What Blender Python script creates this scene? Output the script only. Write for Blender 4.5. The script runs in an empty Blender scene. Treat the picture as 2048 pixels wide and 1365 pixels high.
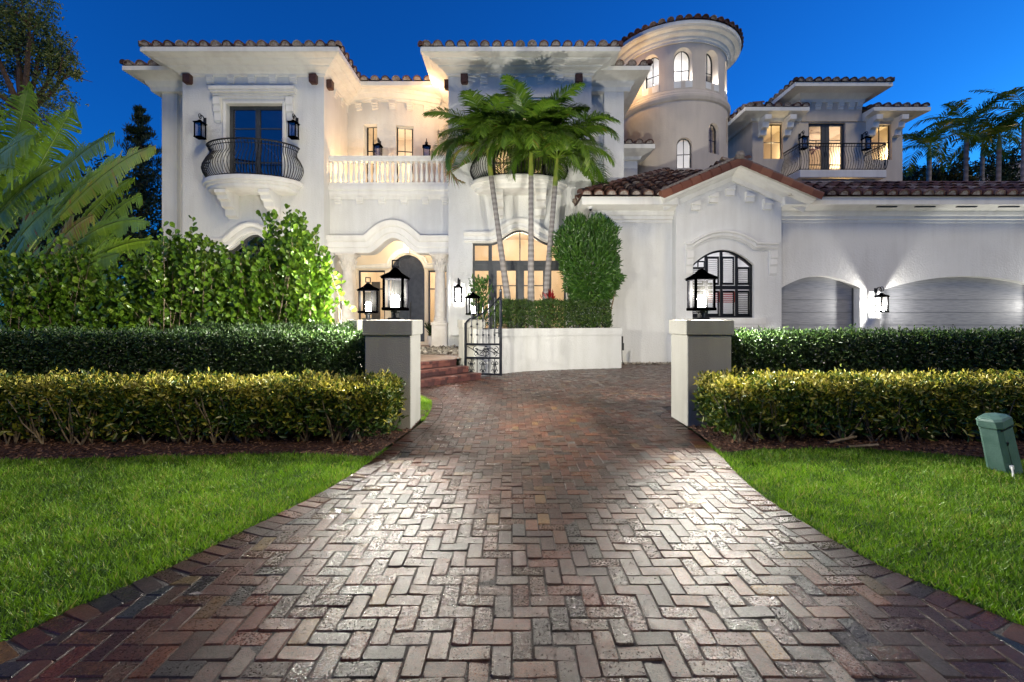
import bpy, math, random
import numpy as np
from mathutils import Vector, Matrix
random.seed(7)
RG = np.random.default_rng(11)
R = math.radians
PI = math.pi
C = bpy.context.scene.collection
SC = bpy.context.scene

# ------------------------------------------------------------------ camera, sky, light, exposure
F = 16.0 / 36.0 * 2048.0            # focal length in photo pixels
H = 1.6                             # eye height
cam_d = bpy.data.cameras.new("camera"); cam = bpy.data.objects.new("camera", cam_d); C.objects.link(cam)
cam.location = (0, 0, H); cam.rotation_euler = (PI/2, 0, 0)
cam_d.lens = 16; cam_d.sensor_width = 36; cam_d.shift_y = -0.02075
cam_d.clip_start = 0.05; cam_d.clip_end = 3000
SC.camera = cam
world = bpy.data.worlds.new("World"); SC.world = world; world.use_nodes = True
wn = world.node_tree; bg = wn.nodes['Background']
sky = wn.nodes.new('ShaderNodeTexSky'); sky.sky_type = 'NISHITA'; sky.sun_disc = False
sky.sun_elevation = R(6); sky.sun_rotation = R(60); sky.ozone_density = 6.0; sky.air_density = 1.0; sky.dust_density = 0.6
mulc = wn.nodes.new('ShaderNodeMix'); mulc.data_type = 'RGBA'; mulc.blend_type = 'MULTIPLY'; mulc.inputs[0].default_value = 1
mulc.inputs[7].default_value = (0.10, 0.60, 1.0, 1)
wn.links.new(sky.outputs[0], mulc.inputs[6]); wn.links.new(mulc.outputs[2], bg.inputs[0])
bg.inputs[1].default_value = 0.135
SC.view_settings.view_transform = 'Standard'; SC.view_settings.look = 'None'
SC.view_settings.exposure = 1.0; SC.view_settings.gamma = 1.0
fill_sun_d = bpy.data.lights.new("sun", 'SUN'); fill_sun_d.energy = 0.68; fill_sun_d.angle = R(20); fill_sun_d.color = (1, .84, .5)   # warm soft fill from behind the viewer, added to offset the blue sky light
sun = bpy.data.objects.new("sun", fill_sun_d); C.objects.link(sun); sun.rotation_euler = (R(44), 0, R(34))
SC.cycles.max_bounces = 6; SC.cycles.diffuse_bounces = 3; SC.cycles.transparent_max_bounces = 12
SC.cycles.sample_clamp_indirect = 4.0; SC.cycles.use_denoising = True
LP = 1000.0                         # base power of the big post lanterns

def light(name, loc, power, col=(1, .97, .84), rad=.06, parent=None):
    l = bpy.data.lights.new(name, 'POINT'); l.energy = power; l.color = col; l.shadow_soft_size = rad
    o = bpy.data.objects.new(name, l); C.objects.link(o); o.location = loc
    if parent: o.parent = parent
    return o
WARM = (1.0, .79, .54)

def X(px, D): return (px - 1024.0) * D / F       # place of a thing seen at px when it stands D metres off
def Z(py, D): return H + (640.0 - py) * D / F

# ------------------------------------------------------------------ materials
def nt(name):
    m = bpy.data.materials.new(name); m.use_nodes = True
    return m, m.node_tree, m.node_tree.nodes['Principled BSDF']
def rgb(c): return (c[0], c[1], c[2], 1)
def mat(name, col, rough=.6, metal=0, col2=None, nscale=6, bump=0, bscale=60, emis=None, estr=0, spec=.5, detail=4, coat=0):
    m, t, b = nt(name)
    b.inputs['Base Color'].default_value = rgb(col); b.inputs['Roughness'].default_value = rough
    b.inputs['Metallic'].default_value = metal; b.inputs['Specular IOR Level'].default_value = spec
    b.inputs['Coat Weight'].default_value = coat
    tc = t.nodes.new('ShaderNodeTexCoord')
    if col2:
        n = t.nodes.new('ShaderNodeTexNoise'); n.inputs['Scale'].default_value = nscale; n.inputs['Detail'].default_value = detail
        r = t.nodes.new('ShaderNodeValToRGB'); r.color_ramp.elements[0].color = rgb(col); r.color_ramp.elements[1].color = rgb(col2)
        r.color_ramp.elements[0].position = .35; r.color_ramp.elements[1].position = .68
        t.links.new(tc.outputs['Object'], n.inputs[0]); t.links.new(n.outputs[0], r.inputs[0]); t.links.new(r.outputs[0], b.inputs['Base Color'])
    if bump:
        n = t.nodes.new('ShaderNodeTexNoise'); n.inputs['Scale'].default_value = bscale; n.inputs['Detail'].default_value = 5
        bp = t.nodes.new('ShaderNodeBump'); bp.inputs['Strength'].default_value = bump; bp.inputs['Distance'].default_value = .02
        t.links.new(tc.outputs['Object'], n.inputs[0]); t.links.new(n.outputs[0], bp.inputs['Height']); t.links.new(bp.outputs[0], b.inputs['Normal'])
    if emis:
        b.inputs['Emission Color'].default_value = rgb(emis); b.inputs['Emission Strength'].default_value = estr
    return m
def ramp_mat(name, stops, rough=.5, transl=0, attr='tint', bump=0, bscale=80, spec=.5, noise_mix=0, nscale=20):
    """colour chosen per leaf / tile by the tint attribute"""
    m, t, b = nt(name)
    a = t.nodes.new('ShaderNodeAttribute'); a.attribute_name = attr
    r = t.nodes.new('ShaderNodeValToRGB'); cr = r.color_ramp
    while len(cr.elements) < len(stops): cr.elements.new(.5)
    for e, (p, c) in zip(cr.elements, stops): e.position = p; e.color = rgb(c)
    src = a.outputs['Fac']
    tc = t.nodes.new('ShaderNodeTexCoord')
    if noise_mix:
        n = t.nodes.new('ShaderNodeTexNoise'); n.inputs['Scale'].default_value = nscale; n.inputs['Detail'].default_value = 4
        t.links.new(tc.outputs['Object'], n.inputs[0])
        ma = t.nodes.new('ShaderNodeMath'); ma.operation = 'MULTIPLY_ADD'; ma.inputs[1].default_value = noise_mix; 
        sb = t.nodes.new('ShaderNodeMath'); sb.operation = 'SUBTRACT'; sb.inputs[1].default_value = .5
        t.links.new(n.outputs[0], sb.inputs[0]); t.links.new(sb.outputs[0], ma.inputs[0]); t.links.new(src, ma.inputs[2]); src = ma.outputs[0]
    t.links.new(src, r.inputs[0]); t.links.new(r.outputs[0], b.inputs['Base Color'])
    b.inputs['Roughness'].default_value = rough; b.inputs['Specular IOR Level'].default_value = spec
    if bump:
        n = t.nodes.new('ShaderNodeTexNoise'); n.inputs['Scale'].default_value = bscale; n.inputs['Detail'].default_value = 5
        bp = t.nodes.new('ShaderNodeBump'); bp.inputs['Strength'].default_value = bump; bp.inputs['Distance'].default_value = .01
        t.links.new(tc.outputs['Object'], n.inputs[0]); t.links.new(n.outputs[0], bp.inputs['Height']); t.links.new(bp.outputs[0], b.inputs['Normal'])
    if transl:
        tr = t.nodes.new('ShaderNodeBsdfTranslucent'); mx = t.nodes.new('ShaderNodeMixShader'); mx.inputs[0].default_value = transl
        t.links.new(r.outputs[0], tr.inputs[0]); t.links.new(b.outputs[0], mx.inputs[1]); t.links.new(tr.outputs[0], mx.inputs[2])
        t.links.new(mx.outputs[0], t.nodes['Material Output'].inputs[0])
    return m
def glass_mat(name, tint=(1, 1, 1), refl=.12, frost=0.0, rough=.02):
    m, t, b = nt(name); t.nodes.remove(b)
    tr = t.nodes.new('ShaderNodeBsdfTransparent'); tr.inputs[0].default_value = rgb(tint)
    gl = t.nodes.new('ShaderNodeBsdfGlossy'); gl.inputs['Roughness'].default_value = rough
    fr = t.nodes.new('ShaderNodeFresnel'); fr.inputs[0].default_value = 1.5
    ad = t.nodes.new('ShaderNodeMath'); ad.operation = 'ADD'; ad.inputs[1].default_value = refl; ad.use_clamp = True
    mx = t.nodes.new('ShaderNodeMixShader')
    t.links.new(fr.outputs[0], ad.inputs[0]); t.links.new(ad.outputs[0], mx.inputs[0])
    src = tr.outputs[0]
    if frost:
        tl = t.nodes.new('ShaderNodeBsdfTranslucent'); m2 = t.nodes.new('ShaderNodeMixShader')
        tc = t.nodes.new('ShaderNodeTexCoord'); mp = t.nodes.new('ShaderNodeMapping'); mp.inputs['Scale'].default_value = (30, 30, 4)
        n = t.nodes.new('ShaderNodeTexNoise'); n.inputs['Scale'].default_value = 2
        mm = t.nodes.new('ShaderNodeMath'); mm.operation = 'MULTIPLY'; mm.inputs[1].default_value = frost * 2
        t.links.new(tc.outputs['Object'], mp.inputs[0]); t.links.new(mp.outputs[0], n.inputs[0]); t.links.new(n.outputs[0], mm.inputs[0])
        t.links.new(mm.outputs[0], m2.inputs[0]); t.links.new(tr.outputs[0], m2.inputs[1]); t.links.new(tl.outputs[0], m2.inputs[2]); src = m2.outputs[0]
    t.links.new(src, mx.inputs[1]); t.links.new(gl.outputs[0], mx.inputs[2]); t.links.new(mx.outputs[0], t.nodes['Material Output'].inputs[0])
    return m
def stucco(name, c1, c2, bump=.35, bscale=45):
    """painted stucco: trowel bump, faint weather streaks running down"""
    m, t, b = nt(name); b.inputs['Roughness'].default_value = .75; b.inputs['Specular IOR Level'].default_value = .3
    tc = t.nodes.new('ShaderNodeTexCoord'); mp = t.nodes.new('ShaderNodeMapping'); mp.inputs['Scale'].default_value = (2.2, 2.2, .22)
    n = t.nodes.new('ShaderNodeTexNoise'); n.inputs['Scale'].default_value = 1.6; n.inputs['Detail'].default_value = 6; n.inputs['Roughness'].default_value = .6
    n3 = t.nodes.new('ShaderNodeTexNoise'); n3.inputs['Scale'].default_value = .8; n3.inputs['Detail'].default_value = 5
    mxn = t.nodes.new('ShaderNodeMath'); mxn.operation = 'MULTIPLY'
    r = t.nodes.new('ShaderNodeValToRGB'); r.color_ramp.elements[0].color = rgb(c2); r.color_ramp.elements[1].color = rgb(c1)
    r.color_ramp.elements[0].position = .12; r.color_ramp.elements[1].position = .3
    t.links.new(tc.outputs['Object'], mp.inputs[0]); t.links.new(mp.outputs[0], n.inputs[0]); t.links.new(tc.outputs['Object'], n3.inputs[0])
    t.links.new(n.outputs[0], mxn.inputs[0]); t.links.new(n3.outputs[0], mxn.inputs[1]); t.links.new(mxn.outputs[0], r.inputs[0]); t.links.new(r.outputs[0], b.inputs['Base Color'])
    n2 = t.nodes.new('ShaderNodeTexNoise'); n2.inputs['Scale'].default_value = bscale; n2.inputs['Detail'].default_value = 4
    bp = t.nodes.new('ShaderNodeBump'); bp.inputs['Strength'].default_value = bump; bp.inputs['Distance'].default_value = .02
    t.links.new(tc.outputs['Object'], n2.inputs[0]); t.links.new(n2.outputs[0], bp.inputs['Height']); t.links.new(bp.outputs[0], b.inputs['Normal'])
    return m

M = {}
M['stucco'] = stucco('stucco', (.73, .73, .71), (.65, .645, .62), .8, 20)
M['stucco_rough'] = stucco('stucco_rough', (.72, .715, .70), (.65, .64, .62), .9, 16)
M['trim'] = stucco('trim', (.82, .81, .77), (.72, .70, .66), .1, 60)
M['tan'] = stucco('tan_stucco', (.66, .58, .49), (.58, .51, .43), .5, 26)
M['lowwall'] = stucco('low_wall', (.58, .58, .56), (.50, .50, .47), .6, 30)
M['pillar'] = stucco('pillar_stucco', (.40, .39, .35), (.32, .31, .27), .6, 60)  # white piers: base colour darkened all over to stand for their shaded fronts
M['metal'] = mat('black_metal', (.008, .009, .011), .5, .0, (.014, .015, .017), 20, spec=.35)
M['lanternblack'] = mat('lantern_black', (.0004, .0004, .0005), .6, 0, spec=.0)
M['gate'] = mat('gate_paint', (.012, .014, .02), .35, .5, (.02, .022, .03), 15)
M['frame'] = mat('grey_frame', (.045, .05, .056), .5, 0, (.06, .065, .07), 8)
M['blackframe'] = mat('black_frame', (.008, .009, .012), .4)
M['glass'] = glass_mat('window_glass', (.95, .96, 1), .04)
M['darkglass'] = glass_mat('dark_glass', (.45, .47, .6), .16)
def lamp_glass(name, frost):
    """clear seeded glass: seen through, with a faint milky scatter that catches the lamp inside"""
    m, t, b = nt(name); t.nodes.remove(b)
    tr = t.nodes.new('ShaderNodeBsdfTransparent'); tr.inputs[0].default_value = (.96, .97, 1, 1); tl = t.nodes.new('ShaderNodeBsdfTranslucent')
    tc = t.nodes.new('ShaderNodeTexCoord'); mp = t.nodes.new('ShaderNodeMapping'); mp.inputs['Scale'].default_value = (40, 40, 3)
    n = t.nodes.new('ShaderNodeTexNoise'); n.inputs['Scale'].default_value = 2; mm = t.nodes.new('ShaderNodeMath'); mm.operation = 'MULTIPLY'; mm.inputs[1].default_value = frost*2
    mx = t.nodes.new('ShaderNodeMixShader'); t.links.new(tc.outputs['Object'], mp.inputs[0]); t.links.new(mp.outputs[0], n.inputs[0]); t.links.new(n.outputs[0], mm.inputs[0])
    t.links.new(mm.outputs[0], mx.inputs[0]); t.links.new(tr.outputs[0], mx.inputs[1]); t.links.new(tl.outputs[0], mx.inputs[2]); t.links.new(mx.outputs[0], t.nodes['Material Output'].inputs[0])
    return m
M['lampglass'] = lamp_glass('seeded_glass', .0007); M['walllampglass'] = lamp_glass('seeded_glass_small', .012)
M['coldglass'] = glass_mat('cold_lamp_glass', (.75, .75, .8), .1, .05, .1)
M['bulb'] = mat('lit_bulb', (1, 1, 1), .5, emis=(1, .96, .9), estr=60)
M['candle'] = mat('unlit_candle', (.5, .48, .42), .5)
M['room'] = mat('warm_room_wall', (.78, .68, .54), .8, 0, (.74, .64, .5), 2)
M['coolroom'] = mat('pale_room_wall', (.8, .8, .8), .8, 0, (.74, .74, .76), 2)
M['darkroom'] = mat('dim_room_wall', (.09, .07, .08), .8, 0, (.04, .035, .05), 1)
M['wood'] = mat('dark_brown_beam', (.06, .022, .014), .6, 0, (.1, .04, .025), 10, .3)
M['tile'] = ramp_mat('roof_tile', [(0, (.035, .018, .016)), (.3, (.08, .034, .026)), (.6, (.13, .05, .032)), (.8, (.17, .115, .09)), (1, (.3, .25, .2))], .75, 0, bump=.5, bscale=60, noise_mix=.9, nscale=9)
M['raketile'] = ramp_mat('rake_tile', [(0, (.08, .024, .014)), (.5, (.15, .046, .024)), (1, (.22, .085, .045))], .6, 0, bump=.2, bscale=60, noise_mix=.6, nscale=5)
M['mortar'] = mat('mortar', (.42, .38, .34), .9, 0, (.2, .14, .11), 14, .4, 40)
M['ridge'] = mat('ridge_mortar', (.12, .10, .09), .9, 0, (.28, .24, .2), 12, .4, 40)
M['stone'] = mat('cast_stone', (.76, .72, .66), .7, 0, (.68, .63, .56), 6, .15, 60)
M['leafg'] = ramp_mat('clusia_leaf', [(0, (.03, .075, .008)), (.5, (.09, .19, .012)), (.85, (.19, .32, .025)), (1, (.3, .4, .05))], .33, .2)
M['leafhedge'] = ramp_mat('hedge_leaf', [(0, (.012, .03, .008)), (.5, (.03, .068, .012)), (.9, (.07, .13, .02)), (1, (.13, .18, .03))], .4, .15)
M['leafyel'] = ramp_mat('variegated_leaf', [(0, (.025, .06, .01)), (.4, (.07, .12, .014)), (.6, (.20, .21, .022)), (.8, (.40, .35, .04)), (1, (.55, .48, .12))], .35, .2, noise_mix=.5, nscale=45)
M['leafpod'] = ramp_mat('shrub_leaf', [(0, (.02, .06, .01)), (.6, (.05, .13, .016)), (1, (.11, .21, .03))], .35, .15)
M['palm'] = ramp_mat('palm_leaf', [(0, (.03, .075, .008)), (.5, (.085, .175, .014)), (.85, (.18, .28, .03)), (.93, (.2, .2, .03)), (1, (.36, .16, .03))], .38, .25)
M['banana'] = ramp_mat('giant_leaf', [(0, (.07, .15, .012)), (.5, (.18, .31, .03)), (.8, (.32, .44, .06)), (.93, (.38, .34, .06)), (1, (.32, .17, .06))], .3, .3, noise_mix=.15, nscale=3)
M['darktree'] = ramp_mat('dark_tree_leaf', [(0, (.008, .02, .006)), (.6, (.02, .045, .012)), (1, (.05, .08, .02))], .5, .15)
M['oak'] = ramp_mat('oak_leaf', [(0, (.04, .08, .015)), (.6, (.11, .15, .03)), (1, (.28, .27, .09))], .45, .2)
M['bark'] = mat('bark', (.05, .03, .02), .9, 0, (.12, .075, .05), 12, .6, 30)
M['stem'] = mat('stem', (.14, .10, .06), .8, 0, (.30, .24, .16), 20, .3, 50)
M['greenstem'] = mat('green_stem', (.12, .2, .05), .5, 0, (.2, .28, .07), 5)
M['palmtrunk'] = ramp_mat('palm_trunk', [(0, (.1, .09, .085)), (.5, (.24, .22, .21)), (1, (.36, .34, .33))], .85, 0, bump=.4, bscale=70, noise_mix=.4, nscale=14)
M['shaft'] = mat('crownshaft', (.14, .2, .03), .4, 0, (.25, .27, .05), 4)
M['grass'] = ramp_mat('grass_blade', [(0, (.045, .11, .006)), (.5, (.17, .34, .012)), (.88, (.26, .46, .018)), (1, (.4, .38, .1))], .5, .3)
M['soil'] = mat('lawn_soil', (.015, .04, .006), .95, 0, (.035, .075, .012), 8, .4, 40)
M['mulch'] = mat('mulch_bed', (.03, .012, .007), .9, 0, (.09, .04, .022), 30, .8, 60)
M['chips'] = ramp_mat('mulch_chip', [(0, (.03, .012, .008)), (.6, (.12, .05, .025)), (1, (.3, .17, .1))], .85)
M['red'] = ramp_mat('red_leaf', [(0, (.15, .004, .006)), (1, (.5, .02, .02))], .35, .3)
M['pebble'] = ramp_mat('pebble', [(0, (.12, .1, .08)), (1, (.55, .5, .42))], .7)
M['joint'] = mat('sand_joint', (.025, .02, .017), .85, 0, (.06, .05, .042), 40, .6, 90)
M['asphalt'] = mat('asphalt', (.05, .05, .05), .85, 0, (.035, .035, .035), 30, .3, 80)
M['greenbox'] = mat('green_plastic', (.07, .145, .115), .55, 0, (.11, .20, .165), 7, .15, 60)
M['plate'] = mat('white_plastic', (.7, .7, .68), .5)
M['door'] = mat('hammered_door', (.03, .036, .055), .35, .25, (.05, .058, .08), 7, .5, 14)
M['cable'] = mat('cable', (.02, .02, .02), .6)

def garage_mat():
    m, t, b = nt('grained_garage_door'); b.inputs['Roughness'].default_value = .36; b.inputs['Specular IOR Level'].default_value = .5
    tc = t.nodes.new('ShaderNodeTexCoord'); mp = t.nodes.new('ShaderNodeMapping'); mp.inputs['Scale'].default_value = (.8, 1, 16)
    n = t.nodes.new('ShaderNodeTexNoise'); n.inputs['Scale'].default_value = 3; n.inputs['Detail'].default_value = 8; n.inputs['Distortion'].default_value = .25
    r = t.nodes.new('ShaderNodeValToRGB'); r.color_ramp.elements[0].color = (.20, .205, .225, 1); r.color_ramp.elements[1].color = (.30, .305, .325, 1)
    r.color_ramp.elements[0].position = .35; r.color_ramp.elements[1].position = .55
    bp = t.nodes.new('ShaderNodeBump'); bp.inputs['Strength'].default_value = .5; bp.inputs['Distance'].default_value = .01
    t.links.new(tc.outputs['Object'], mp.inputs[0]); t.links.new(mp.outputs[0], n.inputs[0]); t.links.new(n.outputs[0], r.inputs[0]); t.links.new(r.outputs[0], b.inputs['Base Color'])
    t.links.new(n.outputs[0], bp.inputs['Height']); t.links.new(bp.outputs[0], b.inputs['Normal'])
    return m
M['garage'] = garage_mat()
def paver_mat():
    m, t, b = nt('clay_paver')
    a = t.nodes.new('ShaderNodeAttribute'); a.attribute_name = 'pcol'
    tc = t.nodes.new('ShaderNodeTexCoord')
    n = t.nodes.new('ShaderNodeTexNoise'); n.inputs['Scale'].default_value = 14; n.inputs['Detail'].default_value = 8; n.inputs['Roughness'].default_value = .7
    r = t.nodes.new('ShaderNodeValToRGB'); r.color_ramp.elements[0].color = (.55, .55, .55, 1); r.color_ramp.elements[1].color = (1.35, 1.35, 1.4, 1)
    r.color_ramp.elements[0].position = .3; r.color_ramp.elements[1].position = .72
    mx = t.nodes.new('ShaderNodeMix'); mx.data_type = 'RGBA'; mx.blend_type = 'MULTIPLY'; mx.inputs[0].default_value = 1
    t.links.new(tc.outputs['Object'], n.inputs[0]); t.links.new(n.outputs[0], r.inputs[0]); t.links.new(a.outputs['Color'], mx.inputs[6]); t.links.new(r.outputs[0], mx.inputs[7])
    t.links.new(mx.outputs[2], b.inputs['Base Color'])
    # grain
    v = t.nodes.new('ShaderNodeTexNoise'); v.inputs['Scale'].default_value = 260; v.inputs['Detail'].default_value = 3
    ad = t.nodes.new('ShaderNodeMath'); ad.operation = 'MULTIPLY_ADD'; ad.inputs[1].default_value = 1.6
    bp = t.nodes.new('ShaderNodeBump'); bp.inputs['Strength'].default_value = .6; bp.inputs['Distance'].default_value = .004
    t.links.new(tc.outputs['Object'], v.inputs[0]); t.links.new(n.outputs[0], ad.inputs[0]); t.links.new(v.outputs[0], ad.inputs[2]); t.links.new(ad.outputs[0], bp.inputs['Height'])
    t.links.new(bp.outputs[0], b.inputs['Normal'])
    n2 = t.nodes.new('ShaderNodeTexNoise'); n2.inputs['Scale'].default_value = 75; n2.inputs['Detail'].default_value = 6; n2.inputs['Roughness'].default_value = .7
    mr = t.nodes.new('ShaderNodeMapRange'); mr.inputs['From Min'].default_value = .3; mr.inputs['From Max'].default_value = .7; mr.inputs['To Min'].default_value = .16; mr.inputs['To Max'].default_value = .52
    aa = t.nodes.new('ShaderNodeMath'); aa.operation = 'ADD'; sa = t.nodes.new('ShaderNodeMath'); sa.operation = 'SUBTRACT'; sa.inputs[1].default_value = 1.0
    t.links.new(tc.outputs['Object'], n2.inputs[0]); t.links.new(n2.outputs[0], mr.inputs[0]); t.links.new(a.outputs['Alpha'], sa.inputs[0]); t.links.new(mr.outputs[0], aa.inputs[0]); t.links.new(sa.outputs[0], aa.inputs[1])
    t.links.new(aa.outputs[0], b.inputs['Roughness'])
    b.inputs['Specular IOR Level'].default_value = .36
    # stains and wear over several bricks, and dark pits in each brick
    n4 = t.nodes.new('ShaderNodeTexNoise'); n4.inputs['Scale'].default_value = 1.1; n4.inputs['Detail'].default_value = 6
    n5 = t.nodes.new('ShaderNodeTexNoise'); n5.inputs['Scale'].default_value = 110; n5.inputs['Detail'].default_value = 2
    r4 = t.nodes.new('ShaderNodeMapRange'); r4.inputs['From Min'].default_value = .3; r4.inputs['From Max'].default_value = .7; r4.inputs['To Min'].default_value = .6; r4.inputs['To Max'].default_value = 1.3
    r5 = t.nodes.new('ShaderNodeMapRange'); r5.inputs['From Min'].default_value = .35; r5.inputs['From Max'].default_value = .6; r5.inputs['To Min'].default_value = .5; r5.inputs['To Max'].default_value = 1.15
    m4 = t.nodes.new('ShaderNodeMath'); m4.operation = 'MULTIPLY'; mx2 = t.nodes.new('ShaderNodeMix'); mx2.data_type = 'RGBA'; mx2.blend_type = 'MULTIPLY'; mx2.inputs[0].default_value = 1
    for q in (n4, n5): t.links.new(tc.outputs['Object'], q.inputs[0])
    t.links.new(n4.outputs[0], r4.inputs[0]); t.links.new(n5.outputs[0], r5.inputs[0]); t.links.new(r4.outputs[0], m4.inputs[0]); t.links.new(r5.outputs[0], m4.inputs[1])
    t.links.new(mx.outputs[2], mx2.inputs[6]); t.links.new(m4.outputs[0], mx2.inputs[7]); t.links.new(mx2.outputs[2], b.inputs['Base Color'])
    return m
M['paver'] = paver_mat()

# ------------------------------------------------------------------ mesh builders
class MB:
    def __init__(s): s.V = []; s.F = []; s.M = []; s.T = []; s.t = .5; s.m = 0; s.smooth = False
    def v(s, p): s.V.append(tuple(p)); s.T.append(s.t); return len(s.V) - 1
    def f(s, ids): s.F.append(tuple(ids)); s.M.append(s.m)
    def poly(s, pts): s.f([s.v(p) for p in pts])
    def box(s, x0, x1, y0, y1, z0, z1):
        if x0 > x1: x0, x1 = x1, x0
        if y0 > y1: y0, y1 = y1, y0
        i = [s.v(p) for p in ((x0,y0,z0),(x1,y0,z0),(x1,y1,z0),(x0,y1,z0),(x0,y0,z1),(x1,y0,z1),(x1,y1,z1),(x0,y1,z1))]
        for q in ((0,3,2,1),(4,5,6,7),(0,1,5,4),(1,2,6,5),(2,3,7,6),(3,0,4,7)): s.f([i[k] for k in q])
    def bevbox(s, x0, x1, y0, y1, z0, z1, b=.01):
        ring = lambda x0,x1,y0,y1,z: [(x0,y0,z),(x1,y0,z),(x1,y1,z),(x0,y1,z)]
        lv = []
        for (d, z) in ((b, z0), (0, z0 + b), (0, z1 - b), (b, z1)):
            pts = [(x0+d+b,y0+d,z),(x1-d-b,y0+d,z),(x1-d,y0+d+b,z),(x1-d,y1-d-b,z),(x1-d-b,y1-d,z),(x0+d+b,y1-d,z),(x0+d,y1-d-b,z),(x0+d,y0+d+b,z)]
            lv.append([s.v(p) for p in pts])
        for a, c in zip(lv, lv[1:]):
            for k in range(8): s.f((a[k], a[(k+1)%8], c[(k+1)%8], c[k]))
        s.f(lv[0][::-1]); s.f(lv[-1])
    def tube(s, pts, r, n=6, cap=True):
        pts = [Vector(p) for p in pts]; rs = r if isinstance(r, (list, tuple)) else [r] * len(pts)
        prev = None; rings = []
        for k, p in enumerate(pts):
            d = (pts[min(k+1, len(pts)-1)] - pts[max(k-1, 0)])
            if d.length < 1e-9: d = Vector((0, 0, 1))
            d.normalize()
            if prev is None:
                a = Vector((0, 0, 1)) if abs(d.z) < .9 else Vector((1, 0, 0)); u = d.cross(a).normalized()
            else:
                u = (prev - d * prev.dot(d)); u = u.normalized() if u.length > 1e-6 else d.orthogonal().normalized()
            prev = u; w = d.cross(u)
            rings.append([s.v(p + (u * math.cos(2*PI*j/n) + w * math.sin(2*PI*j/n)) * rs[k]) for j in range(n)])
        for a, c in zip(rings, rings[1:]):
            for j in range(n): s.f((a[j], a[(j+1)%n], c[(j+1)%n], c[j]))
        if cap: s.f(rings[0][::-1]); s.f(rings[-1])
    def bar(s, a, b, w=.02, d=None): s.tube([a, b], w * .7, 4)
    def lathe(s, prof, c=(0, 0, 0), n=16, a0=0, a1=2*PI):
        full = abs(a1 - a0 - 2*PI) < 1e-6; cnt = n if full else n + 1
        rings = []
        for (r, z) in prof:
            rings.append([s.v((c[0] + r*math.sin(a0 + (a1-a0)*k/n), c[1] - r*math.cos(a0 + (a1-a0)*k/n), c[2] + z)) for k in range(cnt)])
        for a, b in zip(rings, rings[1:]):
            for k in range(n if full else n):
                k2 = (k+1) % cnt
                s.f((a[k], a[k2], b[k2], b[k]))
        if full and prof[0][0] > 1e-4: s.f(rings[0][::-1])
        if full and prof[-1][0] > 1e-4: s.f(rings[-1])
    def prism(s, poly, mp, d0, d1):
        """poly (u,z) extruded between depths d0 and d1 through map mp"""
        a = [s.v(mp(u, z, d0)) for u, z in poly]; b = [s.v(mp(u, z, d1)) for u, z in poly]; n = len(poly)
        s.f(a); s.f(b[::-1])
        for k in range(n): s.f((a[k], b[k], b[(k+1)%n], a[(k+1)%n]))
    def build(s, name, mats, parent=None, smooth=False, recalc=False):
        me = bpy.data.meshes.new(name); me.from_pydata(s.V, [], s.F)
        for m in (mats if isinstance(mats, list) else [mats]): me.materials.append(M[m] if isinstance(m, str) else m)
        if s.F:
            me.polygons.foreach_set('material_index', s.M)
            if smooth: me.polygons.foreach_set('use_smooth', [True]*len(s.F))
        at = me.attributes.new('tint', 'FLOAT', 'POINT'); at.data.foreach_set('value', s.T)
        if recalc:
            import bmesh
            bm = bmesh.new(); bm.from_mesh(me); bmesh.ops.remove_doubles(bm, verts=bm.verts, dist=1e-5); bmesh.ops.recalc_face_normals(bm, faces=bm.faces); bm.to_mesh(me); bm.free()
        if smooth:
            try: me.set_sharp_from_angle(angle=R(20))
            except Exception: pass
        me.update()
        o = bpy.data.objects.new(name, me); C.objects.link(o)
        if parent is not None:
            o.parent = parent; o.matrix_parent_inverse = Matrix.Translation(-parent.location) if not parent.get('_rot') else parent.matrix_basis.inverted()
        return o

def np_mesh(name, V, Fc, mt, parent=None, tint=None, col=None, smooth=False):
    V = np.asarray(V, dtype=np.float32).reshape(-1, 3); Fc = np.asarray(Fc, dtype=np.int32)
    me = bpy.data.meshes.new(name); k = Fc.shape[1]
    me.vertices.add(len(V)); me.vertices.foreach_set('co', V.ravel())
    me.loops.add(Fc.size); me.loops.foreach_set('vertex_index', Fc.ravel())
    me.polygons.add(len(Fc)); me.polygons.foreach_set('loop_start', np.arange(0, Fc.size, k, dtype=np.int32))
    me.update(calc_edges=True)
    me.polygons.foreach_set('use_smooth', np.full(len(Fc), bool(smooth)))
    if tint is not None:
        a = me.attributes.new('tint', 'FLOAT', 'POINT'); a.data.foreach_set('value', np.asarray(tint, dtype=np.float32))
    if col is not None:
        a = me.attributes.new('pcol', 'FLOAT_COLOR', 'POINT'); a.data.foreach_set('color', np.asarray(col, dtype=np.float32).ravel())
    me.materials.append(M[mt]); me.validate()
    o = bpy.data.objects.new(name, me); C.objects.link(o)
    if parent is not None:
        o.parent = parent; o.matrix_parent_inverse = Matrix.Translation(-parent.location)
    return o

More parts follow.
